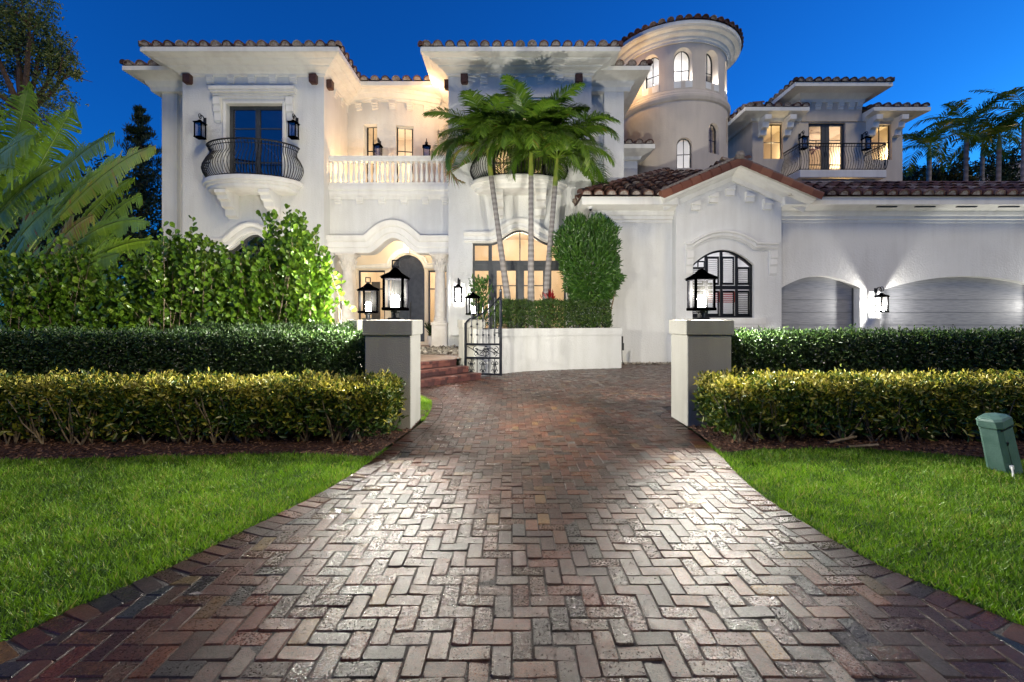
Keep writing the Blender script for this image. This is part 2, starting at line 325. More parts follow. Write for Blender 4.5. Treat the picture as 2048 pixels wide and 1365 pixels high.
def tag(o, label=None, cat=None, group=None, kind=None):
    if label: o['label'] = label
    if cat: o['category'] = cat
    if group: o['group'] = group
    if kind: o['kind'] = kind
    return o
def empty(name, loc, label=None, cat=None, group=None):
    o = bpy.data.objects.new(name, None); C.objects.link(o); o.location = loc
    return tag(o, label, cat, group)
def copy_tree(o, parent=None):
    c = o.copy(); C.objects.link(c)
    if parent is not None: c.parent = parent
    for ch in [x for x in bpy.data.objects if x.parent == o and x.name in KEEP[o.name]]:
        copy_tree(ch, c)
    return c
KEEP = {}
def snapshot(o):
    ch = [x for x in bpy.data.objects if x.parent == o]
    KEEP[o.name] = [x.name for x in ch]
    for x in ch: snapshot(x)
def copy_thing(o, loc, rz=0, label=None, group=None, cat=None):
    def rec(src, par):
        c = src.copy(); C.objects.link(c)
        if par is not None: c.parent = par
        for n in KEEP[src.name]: rec(bpy.data.objects[n], c)
        return c
    c = rec(o, None); c.location = loc; c.rotation_euler = (0, 0, rz)
    tag(c, label, cat, group)
    return c

# ------------------------------------------------------------------ foliage
TPL = {  # vertex (x = half width, y = along, z = lift), faces
    'leaf': (np.array([(0,0,0),(-.38,.3,.05),(-.36,.68,.04),(0,1,-.06),(.36,.68,.04),(.38,.3,.05)]), np.array([(0,3,2,1),(0,5,4,3)])),
    'round': (np.array([(0,0,0),(-.22,.22,.03),(-.5,.6,.08),(-.34,.92,.05),(0,1,0),(.34,.92,.05),(.5,.6,.08),(.22,.22,.03)]), np.array([(0,4,3,2,1),(0,7,6,5,4)])),
    'blade': (np.array([(-.5,0,0),(.5,0,0),(0,1,0)]), np.array([(0,1,2)])),
    'strip': (np.array([(-.3,0,0),(.3,0,0),(.5,.45,.03),(-.5,.45,.03),(0,1,-.25)]), None),
}
def norm(a): return a / np.maximum(np.linalg.norm(a, axis=1, keepdims=True), 1e-9)
def leaves(name, P, L, asp, mt, parent=None, tpl='leaf', dirs=None, up=.3, nrm=None, tint=None, rg=RG):
    P = np.asarray(P, float); n = len(P)
    tv, tf = TPL[tpl]
    L = np.broadcast_to(np.asarray(L, float), (n,)) * rg.uniform(.7, 1.25, n)
    if dirs is None:
        dirs = rg.normal(size=(n, 3)); dirs[:, 2] += up
    dirs = norm(dirs)
    nn = rg.normal(size=(n, 3)) if nrm is None else nrm + rg.normal(size=(n, 3)) * .5
    side = norm(np.cross(dirs, nn)); nn = np.cross(side, dirs)
    V = P[:, None, :] + (side[:, None, :] * (tv[None, :, 0, None] * asp) + dirs[:, None, :] * tv[None, :, 1, None] + nn[:, None, :] * tv[None, :, 2, None]) * L[:, None, None]
    k = len(tv); Fc = (tf[None] + (np.arange(n) * k)[:, None, None]).reshape(-1, tf.shape[1])
    if tint is None: tint = rg.uniform(0, 1, n)
    return np_mesh(name, V.reshape(-1, 3), Fc, mt, parent, tint=np.repeat(np.clip(tint, 0, 1), k))
def box_shell(n, x0, x1, y0, y1, z0, z1, depth=.05, jit=.03, faces='ftlr', zfade=0, rg=RG):
    W = {'f': (x1-x0)*(z1-z0), 'k': (x1-x0)*(z1-z0), 't': (x1-x0)*(y1-y0), 'l': (y1-y0)*(z1-z0), 'r': (y1-y0)*(z1-z0)}
    w = np.array([W[c] for c in faces]); w = w / w.sum(); cnt = (w * n).astype(int)
    out = []; nr = []
    for c, m in zip(faces, cnt):
        a = rg.uniform(0, 1, m); b = rg.uniform(0, 1, m); e = rg.exponential(depth, m) - jit * np.abs(rg.normal(size=m))
        if zfade and c in 'flrk': b = b ** (1 - zfade)
        x = x0 + a*(x1-x0); y = y0 + a*(y1-y0); z = z0 + b*(z1-z0)
        wob = .025*np.sin(x*9.3+z*5)*np.cos(x*3.1+2) + .02*np.sin(x*23+z*17)
        if c == 'f': out.append(np.stack([x, y0 + e + wob, z], 1)); nr.append((0, -1, 0.2))
        if c == 'k': out.append(np.stack([x, y1 - e, z], 1)); nr.append((0, 1, .2))
        if c == 't': out.append(np.stack([x, y0 + b*(y1-y0), z1 - e + wob], 1)); nr.append((0, 0, 1))
        if c == 'l': out.append(np.stack([x0 + e, y, z], 1)); nr.append((-1, 0, .2))
        if c == 'r': out.append(np.stack([x1 - e, y, z], 1)); nr.append((1, 0, .2))
    N = np.concatenate([np.tile(np.array(v, float), (len(o), 1)) for v, o in zip(nr, out)])
    return np.concatenate(out), N

# ------------------------------------------------------------------ walls with shaped openings
def flat(D): return lambda u, z, d=0: (u, D + d, z)
def sidewall(Xc, sgn): return lambda u, z, d=0: (Xc - sgn * d, u, z)      # sgn +1: faces +x
def drum(cx, cy, r): return lambda u, z, d=0: (cx + (r - d) * math.sin(u), cy - (r - d) * math.cos(u), z)
def hole(ua, ub, zb, zs, rise=0, kind='rect'):
    c = (ua + ub) / 2; w = (ub - ua) / 2
    def zt(u):
        q = min(1, abs(u - c) / w)
        if kind == 'arch': return zs + rise * math.sqrt(max(0, 1 - q*q))
        if kind == 'seg': return zs + rise * (1 - q*q)
        if kind == 'ogee':
            return zs + rise * max(0, math.cos(PI/2*min(1, q/.9)))**1.5
        return zs
    return dict(a=ua, b=ub, zb=zb, zt=zt, kind=kind)
def hole_us(h):
    if h['kind'] == 'rect': return [h['a'], h['b']]
    c = (h['a']+h['b'])/2; w = (h['b']-h['a'])/2
    if h['kind'] == 'arch': return [c - w*math.cos(PI*k/16) for k in range(17)]
    return [c - w + 2*w*k/28 for k in range(29)]
def wall(mb, mp, u0, u1, z0, z1, holes=(), rev=.3, du=1e9, back=True):
    zf = z1 if callable(z1) else (lambda u: z1)
    us = {round(u0, 5), round(u1, 5)}
    n = max(1, int((u1-u0)/du))
    for k in range(n+1): us.add(round(u0 + (u1-u0)*k/n, 5))
    for h in holes:
        for u in hole_us(h): us.add(round(u, 5))
    us = sorted(us)
    for a, b in zip(us, us[1:]):
        mid = (a+b)/2; hs = sorted([h for h in holes if h['a'] < mid < h['b']], key=lambda h: h['zb'])
        lo = (z0, z0)
        for h in hs:
            if h['zb'] > lo[0] + 1e-4: mb.poly([mp(a, lo[0]), mp(b, lo[1]), mp(b, h['zb']), mp(a, h['zb'])])
            lo = (h['zt'](a), h['zt'](b))
        mb.poly([mp(a, lo[0]), mp(b, lo[1]), mp(b, zf(b)), mp(a, zf(a))])
    for h in holes:
        o = outline(h)
        for p, q in zip(o, o[1:] + o[:1]): mb.poly([mp(p[0], p[1], 0), mp(q[0], q[1], 0), mp(q[0], q[1], rev), mp(p[0], p[1], rev)])
def outline(h):
    o = [(h['a'], h['zb'])] + [(u, h['zt'](u)) for u in hole_us(h)] + [(h['b'], h['zb'])]
    return o
def inset(o, t):
    n = len(o); out = []
    for k in range(n):
        p0 = Vector(o[k-1]); p = Vector(o[k]); p1 = Vector(o[(k+1) % n])
        a = (p - p0); b = (p1 - p)
        if a.length < 1e-7: a = b.copy()
        if b.length < 1e-7: b = a.copy()
        a.normalize(); b.normalize()
        na = Vector((a.y, -a.x)); nb = Vector((b.y, -b.x)); m = (na + nb)
        m = m / max(m.length_squared / 2, .35)
        out.append((p.x + m.x * t, p.y + m.y * t))
    return out
def ring(mb, mp, o, t, d0, d1):
    """frame of width t inside outline o, front at depth d0"""
    i = inset(o, t); n = len(o)
    for k in range(n):
        k2 = (k+1) % n
        mb.poly([mp(*o[k], d0), mp(*o[k2], d0), mp(*i[k2], d0), mp(*i[k], d0)])
        mb.poly([mp(*i[k], d0), mp(*i[k2], d0), mp(*i[k2], d1), mp(*i[k], d1)])
        mb.poly([mp(*o[k], d0), mp(*o[k], d1), mp(*o[k2], d1), mp(*o[k2], d0)])
    return i
def window(parent, mp, h, d=.2, t=.06, cols=2, rows=None, fm='frame', gm='glass', bar=.02, name='window', umul=1, zs_extra=()):
    """frame with bars in opening h, at depth d; sub-part pane"""
    mb = MB(); o = outline(h); ring(mb, mp, o, t / umul if umul != 1 else t, d, d+.07)
    a, b, zb = h['a'], h['b'], h['zb']; W = (b-a)
    bu = bar / umul
    for k in range(1, cols):
        u = a + W*k/cols; mb.prism([(u-bu, zb+t*.5), (u+bu, zb+t*.5), (u+bu, h['zt'](u+bu)-t*.5), (u-bu, h['zt'](u-bu)-t*.5)], mp, d+.01, d+.05)
    zz = rows if rows is not None else []
    for z in zz:
        # bar spans where the opening is that tall
        us = [a + W*k/40 for k in range(41) if h['zt'](a + W*k/40) > z + .02]
        if us: mb.prism([(us[0]+bu, z-bar), (us[-1]-bu, z-bar), (us[-1]-bu, z+bar), (us[0]+bu, z+bar)], mp, d+.013, d+.047)
    w = mb.build(name, fm, parent)
    g = MB(); us = hole_us(h) if h['kind'] != 'rect' else [a, b]
    if umul != 1: us = sorted(set(us) | {a + W*k/6 for k in range(7)})
    for p, q in zip(us, us[1:]): g.poly([mp(p, zb, d+.03), mp(q, zb, d+.03), mp(q, h['zt'](q), d+.03), mp(p, h['zt'](p), d+.03)])
    go = g.build('pane', gm, w)
    return w
def mould(mb, mp, path, prof):
    """profile [(offset, protrusion)] swept along path (u,z), offset along left normal"""
    n = len(path); rows = []
    for k in range(n):
        p0 = Vector(path[max(k-1, 0)]); p1 = Vector(path[min(k+1, n-1)]); p = Vector(path[k])
        d = (p1-p0).normalized(); nn = Vector((-d.y, d.x))
        rows.append([mb.v(mp(p.x + nn.x*o, p.y + nn.y*o, -q)) for o, q in prof])
    for a, b in zip(rows, rows[1:]):
        for k in range(len(prof)-1): mb.f((a[k], b[k], b[k+1], a[k+1]))
    mb.f(rows[0]); mb.f(rows[-1][::-1])
def cornice(mb, plan, prof, closed=False):
    """plan pts (x,y); outward is to the right of travel; prof [(out,z)]"""
    n = len(plan); rows = []
    for k in range(n):
        p = Vector(plan[k])
        p0 = Vector(plan[(k-1) % n]) if (closed or k > 0) else None; p1 = Vector(plan[(k+1) % n]) if (closed or k < n-1) else None
        a = (p - p0).normalized() if p0 is not None else (p1 - p).normalized(); b = (p1 - p).normalized() if p1 is not None else a
        na = Vector((a.y, -a.x)); nb = Vector((b.y, -b.x)); m = na + nb; m = m / max(m.length_squared/2, .2)
        rows.append([mb.v((p.x + m.x*o, p.y + m.y*o, z)) for o, z in prof])
    pr = list(zip(rows, rows[1:])) + ([(rows[-1], rows[0])] if closed else [])
    for a, b in pr:
        for k in range(len(prof)-1): mb.f((a[k], b[k], b[k+1], a[k+1]))
    if not closed: mb.f(rows[0]); mb.f(rows[-1][::-1])

def tiles(mb, p0, p1, slope_dir, slope, length, s=.42, r=.165, tl=.5, inside=None, cap=True, mort=1, rag=.02):
    """barrel tiles: eave p0->p1, slope_dir unit xy uphill, slope rise/run"""
    p0 = Vector(p0); p1 = Vector(p1); u = (p1-p0); L = u.length; u.normalize()
    v = Vector((slope_dir[0], slope_dir[1], slope)).normalized(); nrm = u.cross(v)
    if nrm.z < 0: nrm = -nrm
    nc = max(1, int(L/s)); s = L/nc; nr = max(1, int(math.ceil(length/tl)))
    for i in range(nc):
        for j in range(nr):
            q = p0 + u*(s*(i+.5)) + v*(tl*j)
            if inside and not inside(q + v*tl*.5): continue
            q = q + u*random.uniform(-.008, .008) + v*random.uniform(-rag, rag)
            mb.t = random.random(); lo = .035 if j else .02
            A, B, I = [], [], []
            for k in range(7):
                an = PI*k/6; c, sn = math.cos(an), math.sin(an)
                A.append(mb.v(q + u*c*r*1.08 + nrm*(sn*r + lo))); B.append(mb.v(q + v*(tl+.04) + u*c*r*.85 + nrm*(sn*r*.85 - .01)))
                I.append(mb.v(q + v*.01 + u*c*r*.88 + nrm*(sn*r*.86 + lo - .02)))
            for k in range(6):
                mb.f((A[k], A[k+1], B[k+1], B[k])); mb.f((A[k+1], A[k], I[k], I[k+1]))
            if cap and j == 0:
                m0 = mb.m; mb.m = mort; mb.f([mb.v(q + v*.035 + u*math.cos(PI*k/6)*r*.92 + nrm*(math.sin(PI*k/6)*r*.9 + lo - .02)) for k in range(7)]); mb.m = m0
def ridge_tiles(mb, a, b, r=.12, tl=.42):
    a = Vector(a); b = Vector(b); d = b-a; L = d.length; d.normalize(); u = d.cross(Vector((0, 0, 1))).normalized(); w = u.cross(d)
    n = max(1, int(L/tl)); tl = L/n
    for j in range(n):
        mb.t = random.random(); q = a + d*tl*j; A, B = [], []
        for k in range(9):
            an = -PI*.1 + PI*1.2*k/8; A.append(mb.v(q + u*math.cos(an)*r*1.1 + w*(math.sin(an)*r+.03))); B.append(mb.v(q + d*(tl+.03) + u*math.cos(an)*r*.9 + w*(math.sin(an)*r*.9+.005)))
        for k in range(8): mb.f((A[k], A[k+1], B[k+1], B[k]))
        mb.f(A)

def interior(parent, x0, x1, y0, y1, z0, z1, mt, top=True):
    mb = MB()
    mb.poly([(x0,y1,z0),(x1,y1,z0),(x1,y1,z1),(x0,y1,z1)]); mb.poly([(x0,y0,z0),(x0,y1,z0),(x0,y1,z1),(x0,y0,z1)])
    mb.poly([(x1,y0,z0),(x1,y1,z0),(x1,y1,z1),(x1,y0,z1)]); mb.poly([(x0,y0,z0),(x1,y0,z0),(x1,y1,z0),(x0,y1,z0)])
    if top: mb.poly([(x0,y0,z1),(x1,y0,z1),(x1,y1,z1),(x0,y1,z1)])
    return mb.build('interior', mt, parent)

# ================================================================== THE VILLA
DW = 17.5                                   # street front of the two tall wings
villa = empty('villa', (0, 18, 0), 'large white stucco villa with clay tile roofs, round tower, balconies and arched windows', 'house')
EAVE = lambda z, o=.9: [(-.02, z-.04), (.06, z-.02), (.08, z+.04), (.15, z+.08), (.2, z+.12), (.34, z+.17), (.36, z+.21), (.44, z+.23), (.6, z+.30), (.63, z+.34), (.7, z+.35), (.82, z+.39), (o-.04, z+.40), (o-.04, z+.43), (o, z+.42), (o, z+.58), (-.02, z+.6)]
def corbel(mp, u, z, w=.26, h=.30, p=.09, name='corbel', parent=villa, mt='trim'):
    mb = MB(); pr = [(0, 0), (-p, 0), (-p, -h*.28), (-p*.75, -h*.34), (-p*.8, -h*.55), (-p*.45, -h*.62), (-p*.4, -h*.9), (0, -h)]
    a = [mb.v(mp(u-w/2, z+dz, d)) for d, dz in pr]; b = [mb.v(mp(u+w/2, z+dz, d)) for d, dz in pr]; n = len(pr)
    mb.f(a); mb.f(b[::-1])
    for k in range(n): mb.f((a[k], b[k], b[(k+1) % n], a[(k+1) % n]))
    return mb.build(name, mt, parent)
def beam(mp, u, z, w=.27, h=.3, p=.2):
    mb = MB(); mb.prism([(u-w/2, z-h), (u+w/2, z-h), (u+w/2, z), (u-w/2, z)], mp, -p, .05)
    mb.prism([(u-w/2+.03, z-h-.03), (u+w/2-.03, z-h-.03), (u+w/2-.03, z-h), (u-w/2+.03, z-h)], mp, -p+.04, .05); mb.build('beam_end', 'wood', villa)
def deck(mb, x0, x1, y0, y1, z, sl):
    """hipped pyramid under the tiles"""
    w = min(x1-x0, y1-y0)/2; ins = w*.98; zz = z + ins*sl
    a = [mb.v(p) for p in ((x0,y0,z),(x1,y0,z),(x1,y1,z),(x0,y1,z))]; b = [mb.v(p) for p in ((x0+ins,y0+ins,zz),(x1-ins,y0+ins,zz),(x1-ins,y1-ins,zz),(x0+ins,y1-ins,zz))]
    for k in range(4): mb.f((a[k], a[(k+1)%4], b[(k+1)%4], b[k]))
    mb.f(b)
def hip_roof(x0, x1, y0, y1, z, sl=.3, sides='fr', rows=1.2):
    mb = MB(); mb.t = .2; deck(mb, x0, x1, y0, y1, z, sl)
    if 'f' in sides: tiles(mb, (x0, y0-.04, z+.02), (x1, y0-.04, z+.02), (0, 1), sl, rows, inside=lambda q: x0-.1 + max(0, q.y-y0-.3) < q.x < x1+.1 - max(0, q.y-y0-.3))
    if 'r' in sides: tiles(mb, (x1+.04, y0+.1, z+.02), (x1+.04, y1, z+.02), (-1, 0), sl, rows, inside=lambda q: q.y > y0 + (x1-q.x))
    if 'l' in sides: tiles(mb, (x0-.04, y0+.1, z+.02), (x0-.04, y1, z+.02), (1, 0), sl, rows, inside=lambda q: q.y > y0 + (q.x-x0))
    ridge_tiles(mb, (x1+.02, y0-.02, z+.05), (x1-1.2, y0+1.2, z+.02+1.2*sl)); ridge_tiles(mb, (x0-.02, y0-.02, z+.05), (x0+1.2, y0+1.2, z+.02+1.2*sl))
    return mb.build('roof', ['tile', 'mortar'], villa)

ZW = Z(152, DW)                              # underside of main eave at the wall ~11.0
GZ = .5                                      # raised ground of the house
LX0, LX1 = X(365, DW), X(648, DW)            # left wing
CX0, CX1 = X(897, DW), X(1183, DW)           # centre wing
mpF = flat(DW)

# ---- left and centre wings
lw_door = hole(X(453, DW), X(566, DW), Z(366, DW), Z(208, DW))
lw_win = hole(X(448, DW), X(562, DW), GZ, Z(500, DW), .62, 'ogee')
cw_door = hole(X(984, DW), X(1092, DW), Z(366, DW), Z(225, DW))
cw_win = hole(X(945, DW), X(1133, DW), GZ, Z(487, DW), .5, 'ogee')
cw_win['zt'] = (lambda c, w, zs: lambda u: zs + .52*math.cos(PI/2*min(1, abs(u-c)/(w*.66)))**2)((X(1040, DW)), (cw_win['b']-cw_win['a'])/2, Z(486, DW))
for (x0, x1, hs, nm) in ((LX0, LX1, [lw_win, lw_door], 'l'), (CX0, CX1, [cw_win, cw_door], 'c')):
    mb = MB(); wall(mb, mpF, x0, x1, GZ-.5, ZW+.3, hs, .32)
    for xs, sg in ((x0, -1), (x1, 1)):
        mb.poly([(xs, DW, 0), (xs, DW+4.5, 0), (xs, DW+4.5, ZW+.3), (xs, DW, ZW+.3)])
    mb.build('wall', 'stucco', villa)
    mb = MB(); cornice(mb, [(x0, DW+3.6), (x0, DW), (x1, DW), (x1, DW+3.6)][::1], EAVE(ZW))
    mb.build('cornice', 'trim', villa)
    hip_roof(x0-.9, x1+.9, DW-.9, DW+4.5, ZW+.58, .3, 'flr')
    # bands beside the big openings
for px in (421, 463, 504, 546, 587): corbel(mpF, X(px, DW), ZW-.02)
for px in (968, 1005, 1044, 1081, 1119): corbel(mpF, X(px, DW), ZW-.02)
for px in (379, 629, 929.5, 1157): beam(mpF, X(px, DW), ZW-.02)
for xs, sg in ((LX1, 1), (CX0, -1)):
    mp = sidewall(xs, sg); beam(mp, DW+.35, ZW-.02)
    for k in range(4): corbel(mp, DW+1.1+.72*k, ZW-.02)

# setback shoulders with a lower roof
for (x0, x1, dd) in ((X(327, 18.3), LX0, 18.35), (CX1, X(1242, 18.3), 18.35)):
    zr = Z(172, 18.3)
    mb = MB(); wall(mb, flat(dd), x0, x1, 0, zr+.4); out = x0 if x0 < -5 else x1
    mb.poly([(out, dd, 0), (out, dd+5, 0), (out, dd+5, zr+.4), (out, dd, zr+.4)])
    if out > 0: mb.box(x1-.72, x1+.06, dd-.28, dd+.2, 0, zr-.25)           # pier
    else: mb.box(x0+.02, x0+.62, dd-.16, dd+.2, 0, zr-.25)
    mb.build('wall', 'stucco', villa)
    mb = MB(); pl = [(x0, dd+4), (x0, dd), (x1-.05, dd)] if out < 0 else [(x0+.05, dd), (x1, dd), (x1, dd+4)]
    cornice(mb, pl, [(-.02, zr-.35), (.3, zr-.35), (.34, zr-.2), (.42, zr-.1), (.45, zr), (.7, zr+.12), (.86, zr+.16), (.92, zr+.16), (.92, zr+.32), (-.02, zr+.33)]); mb.build('cornice', 'trim', villa, smooth=True)
    mb = MB(); mb.t = .2
    xa, xb = (x0-.92, x1+.1) if out < 0 else (x0-.1, x1+.92)
    mb.poly([(xa, dd-.92, zr+.33), (xb, dd-.92, zr+.33), (xb, dd+4, zr+.4+1.0), (xa, dd+4, zr+.4+1.0)])
    tiles(mb, (xa, dd-.95, zr+.35), (xb, dd-.95, zr+.35), (0, 1), .2, 1.2)
    if out < 0: ridge_tiles(mb, (xa+.05, dd-.95, zr+.4), (xa+.05, dd+1.6, zr+.4+.5))
    else: ridge_tiles(mb, (xb-.05, dd-.95, zr+.4), (xb-.05, dd+3, zr+.4+.6))
    mb.build('roof', ['tile', 'mortar'], villa)

# ---- upstairs french doors and their trims
def french_door(h, mp, d, rows, gm='glass', t=.13, bar=.09, name='french_door', fm='frame', colx=(0,)):
    mb = MB(); o = outline(h); ring(mb, mp, o, t, d, d+.09)
    a, b, zb = h['a'], h['b'], h['zb']; c = (a+b)/2; zt = h['zt'](a)
    mb.prism([(c-bar, zb), (c+bar, zb), (c+bar, zt), (c-bar, zt)], mp, d+.005, d+.08)
    for s in (-1, 1):
        for z in rows: mb.prism([(min(c+s*bar, c+s*((b-a)/2-t)), z-.02), (max(c+s*bar, c+s*((b-a)/2-t)), z-.02), (max(c+s*bar, c+s*((b-a)/2-t)), z+.02), (min(c+s*bar, c+s*((b-a)/2-t)), z+.02)], mp, d+.03, d+.07)
        mb.prism([(c+s*.03-.012, zb+1.0), (c+s*.03+.012, zb+1.0), (c+s*.03+.012, zb+1.25), (c+s*.03-.012, zb+1.25)], mp, d-.04, d+.01)
    mb.prism([(c-.008, zb), (c+.008, zb), (c+.008, zt-t), (c-.008, zt-t)], mp, d-.012, d+.01)
    w = mb.build(name, fm, villa)
    for s in (-1, 1):
        g = MB(); x0, x1 = sorted((c+s*bar, c+s*((b-a)/2-t))); g.poly([mp(x0, zb+.1, d+.05), mp(x1, zb+.1, d+.05), mp(x1, zt-t, d+.05), mp(x0, zt-t, d+.05)]); g.build('pane', gm, w)
    return w
french_door(lw_door, mpF, .2, [Z(253, DW), Z(322, DW)], 'darkglass')
french_door(cw_door, mpF, .2, [Z(272, DW), Z(322, DW)], 'glass')
for h in (lw_door, cw_door):
    mb = MB(); a, b, zt = h['a'], h['b'], h['zt'](h['a'])
    mould(mb, mpF, [(b, h['zb']), (b, zt), (a, zt), (a, h['zb'])][::-1], [(0, 0), (0, .05), (.1, .07), (.14, .04), (.14, 0)])
    mb.build('door_surround', 'trim', villa)
    mb = MB(); zc = zt + .2
    for k, (dz, p) in enumerate(((0, .06), (.1, .12), (.18, .2), (.26, .24))): mb.prism([(a-.42-p*.5, zc+dz), (b+.42+p*.5, zc+dz), (b+.42+p*.5, zc+dz+(.1 if k < 3 else .12)), (a-.42-p*.5, zc+dz+(.1 if k < 3 else .12))], mpF, -p-.001*k, .02)
    mb.build('door_hood', 'trim', villa)
    for s in (a-.3, b+.3):
        corbel(mpF, s, zc, .26, .95, .16, 'hood_bracket')

# ---- curved belly balconies
def belly_rail(parent, pts_fn, n, z0, z1, belly=.2, rb=.016, name='railing', posts=True):
    """pts_fn(t)->(x,y,outx,outy)"""
    prof = [(0, 0), (.45, .07), (.85, .2), (1.0, .3), (.9, .42), (.45, .6), (-.05, .74), (-.12, .84), (.1, .94), (.3, 1.0)]
    mb = MB(); hh = z1 - z0
    for k in range(n):
        x, y, ox, oy = pts_fn(k/(n-1)); mb.tube([(x+ox*belly*a, y+oy*belly*a, z0 + hh*b) for a, b in prof], rb, 4)
        if k % 2 == 0:
            mb.lathe([(0, -.03), (.026, 0), (0, .03)], (x+ox*belly, y+oy*belly, z0+hh*.32), 5)
    for (a, b, r) in ((.3, 1.0, .032), (.0, .03, .02), (.12, .9, .016)):
        mb.tube([(x+ox*belly*a, y+oy*belly*a, z0+hh*b) for x, y, ox, oy in [pts_fn(k/24) for k in range(25)]], r, 5)
    return mb.build(name, 'metal', parent)
for h in (lw_door, cw_door):
    c = (h['a']+h['b'])/2; zb = h['zb']; w = 1.76; pj = 1.05
    def ell(t, r=1.0, c=c):
        a = PI*(t-.5); x = math.sin(a)*w*r; y = -math.cos(a)*pj*r
        nx, ny = math.sin(a)/w, -math.cos(a)/pj; l = math.hypot(nx, ny); return (c+x, DW+y, nx/l, ny/l)
    mb = MB(); rings = []
    for (r, z) in ((.3, -.5), (.62, -.5), (.9, -.46), (.95, -.4), (.96, -.3), (1.0, -.27), (1.02, -.2), (1.06, -.17), (1.06, -.06), (1.03, 0), (.0, 0)):
        rings.append([mb.v((ell(k/32, r)[0], min(DW, ell(k/32, r)[1]), zb+z)) for k in range(33)])
    mb.f(rings[0])
    for a, b in zip(rings, rings[1:]):
        for k in range(32): mb.f((a[k], a[k+1], b[k+1], b[k]))
    bal = mb.build('balcony', 'trim', villa, smooth=True)
    belly_rail(bal, lambda t: ell(t, .93), 44, zb+.02, zb+1.3, .24)
    for s in (-.8, .8):
        mb = MB(); pr = [(0, -.48), (-.85, -.48), (-.87, -.6), (-.72, -.66), (-.68, -.8), (-.5, -.85), (-.44, -1.02), (-.24, -1.08), (-.2, -1.3), (-.05, -1.36), (0, -1.4)]
        a = [mb.v((c+s-.2, DW+d, zb+z)) for d, z in pr]; b = [mb.v((c+s+.2, DW+d, zb+z)) for d, z in pr]; mb.f(a); mb.f(b[::-1])
        for k in range(len(pr)): mb.f((a[k], b[k], b[(k+1) % len(pr)], a[(k+1) % len(pr)]))
        mb.build('bracket', 'trim', bal)

# ---- lower windows with ogee hood mouldings
HOOD = [(0, 0), (0, .1), (.06, .12), (.08, .07), (.2, .07), (.22, .13), (.3, .2), (.36, .2), (.38, .0)]
for h, px0, px1 in ((lw_win, 428, 585), (cw_win, 928, 1152)):
    us = [h['a'] + (h['b']-h['a'])*k/36 for k in range(37)]
    path = [(X(px0, DW), h['zt'](h['a'])+.04)] + [(u, h['zt'](u)+.04) for u in us] + [(X(px1, DW), h['zt'](h['b'])+.04)]
    mb = MB(); mould(mb, mpF, path, HOOD); mb.build('hood_moulding', 'trim', villa, smooth=True)
window(villa, mpF, lw_win, .22, .08, 3, [Z(505, DW)], 'frame', 'darkglass', .035)
# big glazed screen of the centre wing
zb_ = Z(523, DW)
mb = MB(); o = outline(cw_win); ring(mb, mpF, o, .07, .2, .3); a, b = cw_win['a'], cw_win['b']
mb.prism([(a+.03, zb_-.1), (b-.03, zb_-.1), (b-.03, zb_+.05), (a+.03, zb_+.05)], mpF, .19, .28)
for px, hw in ((980, .07), (1100, .07)): mb.prism([(X(px, DW)-hw, GZ), (X(px, DW)+hw, GZ), (X(px, DW)+hw, cw_win['zt'](X(px, DW))), (X(px, DW)-hw, cw_win['zt'](X(px, DW)))], mpF, .195, .27)
mb.prism([(X(1040, DW)-.02, zb_), (X(1040, DW)+.02, zb_), (X(1040, DW)+.02, cw_win['zt'](X(1040, DW))), (X(1040, DW)-.02, cw_win['zt'](X(1040, DW)))], mpF, .2, .27)
mb.prism([(X(1040, DW)-.16, GZ), (X(1040, DW)+.16, GZ), (X(1040, DW)+.16, zb_-.1), (X(1040, DW)-.16, zb_-.1)], mpF, .185, .27)
mb.prism([(a, zb_-.34), (b, zb_-.34), (b, zb_-.1), (a, zb_-.1)], mpF, .21, .27)
for px in (988, 1092): mb.prism([(X(px, DW)-.1, GZ), (X(px, DW)+.1, GZ), (X(px, DW)+.1, zb_-.1), (X(px, DW)-.1, zb_-.1)], mpF, .2, .27)
for px in (1010, 1070): mb.prism([(X(px, DW)-.42, Z(572, DW)), (X(px, DW)+.42, Z(572, DW)), (X(px, DW)+.42, Z(570, DW)), (X(px, DW)-.42, Z(570, DW))], mpF, .21, .26)
wf = mb.build('window', 'frame', villa)
g = MB()
for p, q in zip(hole_us(cw_win), hole_us(cw_win)[1:]): g.poly([mpF(p, GZ, .24), mpF(q, GZ, .24), mpF(q, cw_win['zt'](q), .24), mpF(p, cw_win['zt'](p), .24)])
g.build('pane', 'glass', wf)
interior(villa, CX0+.1, CX1-.1, DW+.33, DW+4.4, GZ, Z(440, DW), 'room')
light('room_light', (.3, DW+1.6, 4.4), 130, WARM, .3)
interior(villa, CX0+.1, CX1-.1, DW+.33, DW+3.4, cw_door['zb'], Z(205, DW), 'room')
light('room_light', (.2, DW+1.4, cw_door['zb']+2.2), 90, WARM, .25)
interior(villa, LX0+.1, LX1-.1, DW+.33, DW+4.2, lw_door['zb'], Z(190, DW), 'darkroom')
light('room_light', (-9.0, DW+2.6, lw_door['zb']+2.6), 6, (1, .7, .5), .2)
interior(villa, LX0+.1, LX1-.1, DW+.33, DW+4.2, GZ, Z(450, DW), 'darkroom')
# things seen in the rooms: a bench and picture in the front room, an inner door upstairs
mb = MB(); mb.bevbox(X(1000, 20), X(1085, 20), 20.2, 20.9, GZ, GZ+.9, .05); mb.bevbox(X(1000, 20), X(1085, 20), 20.9, 21.1, GZ+.4, GZ+1.5, .05); mb.build('sofa', 'pebble', villa)
mb = MB(); mb.box(X(1022, 20), X(1052, 20), 20.85, 20.88, cw_door['zb'], cw_door['zb']+2.4); mb.build('inner_door', 'frame', villa)

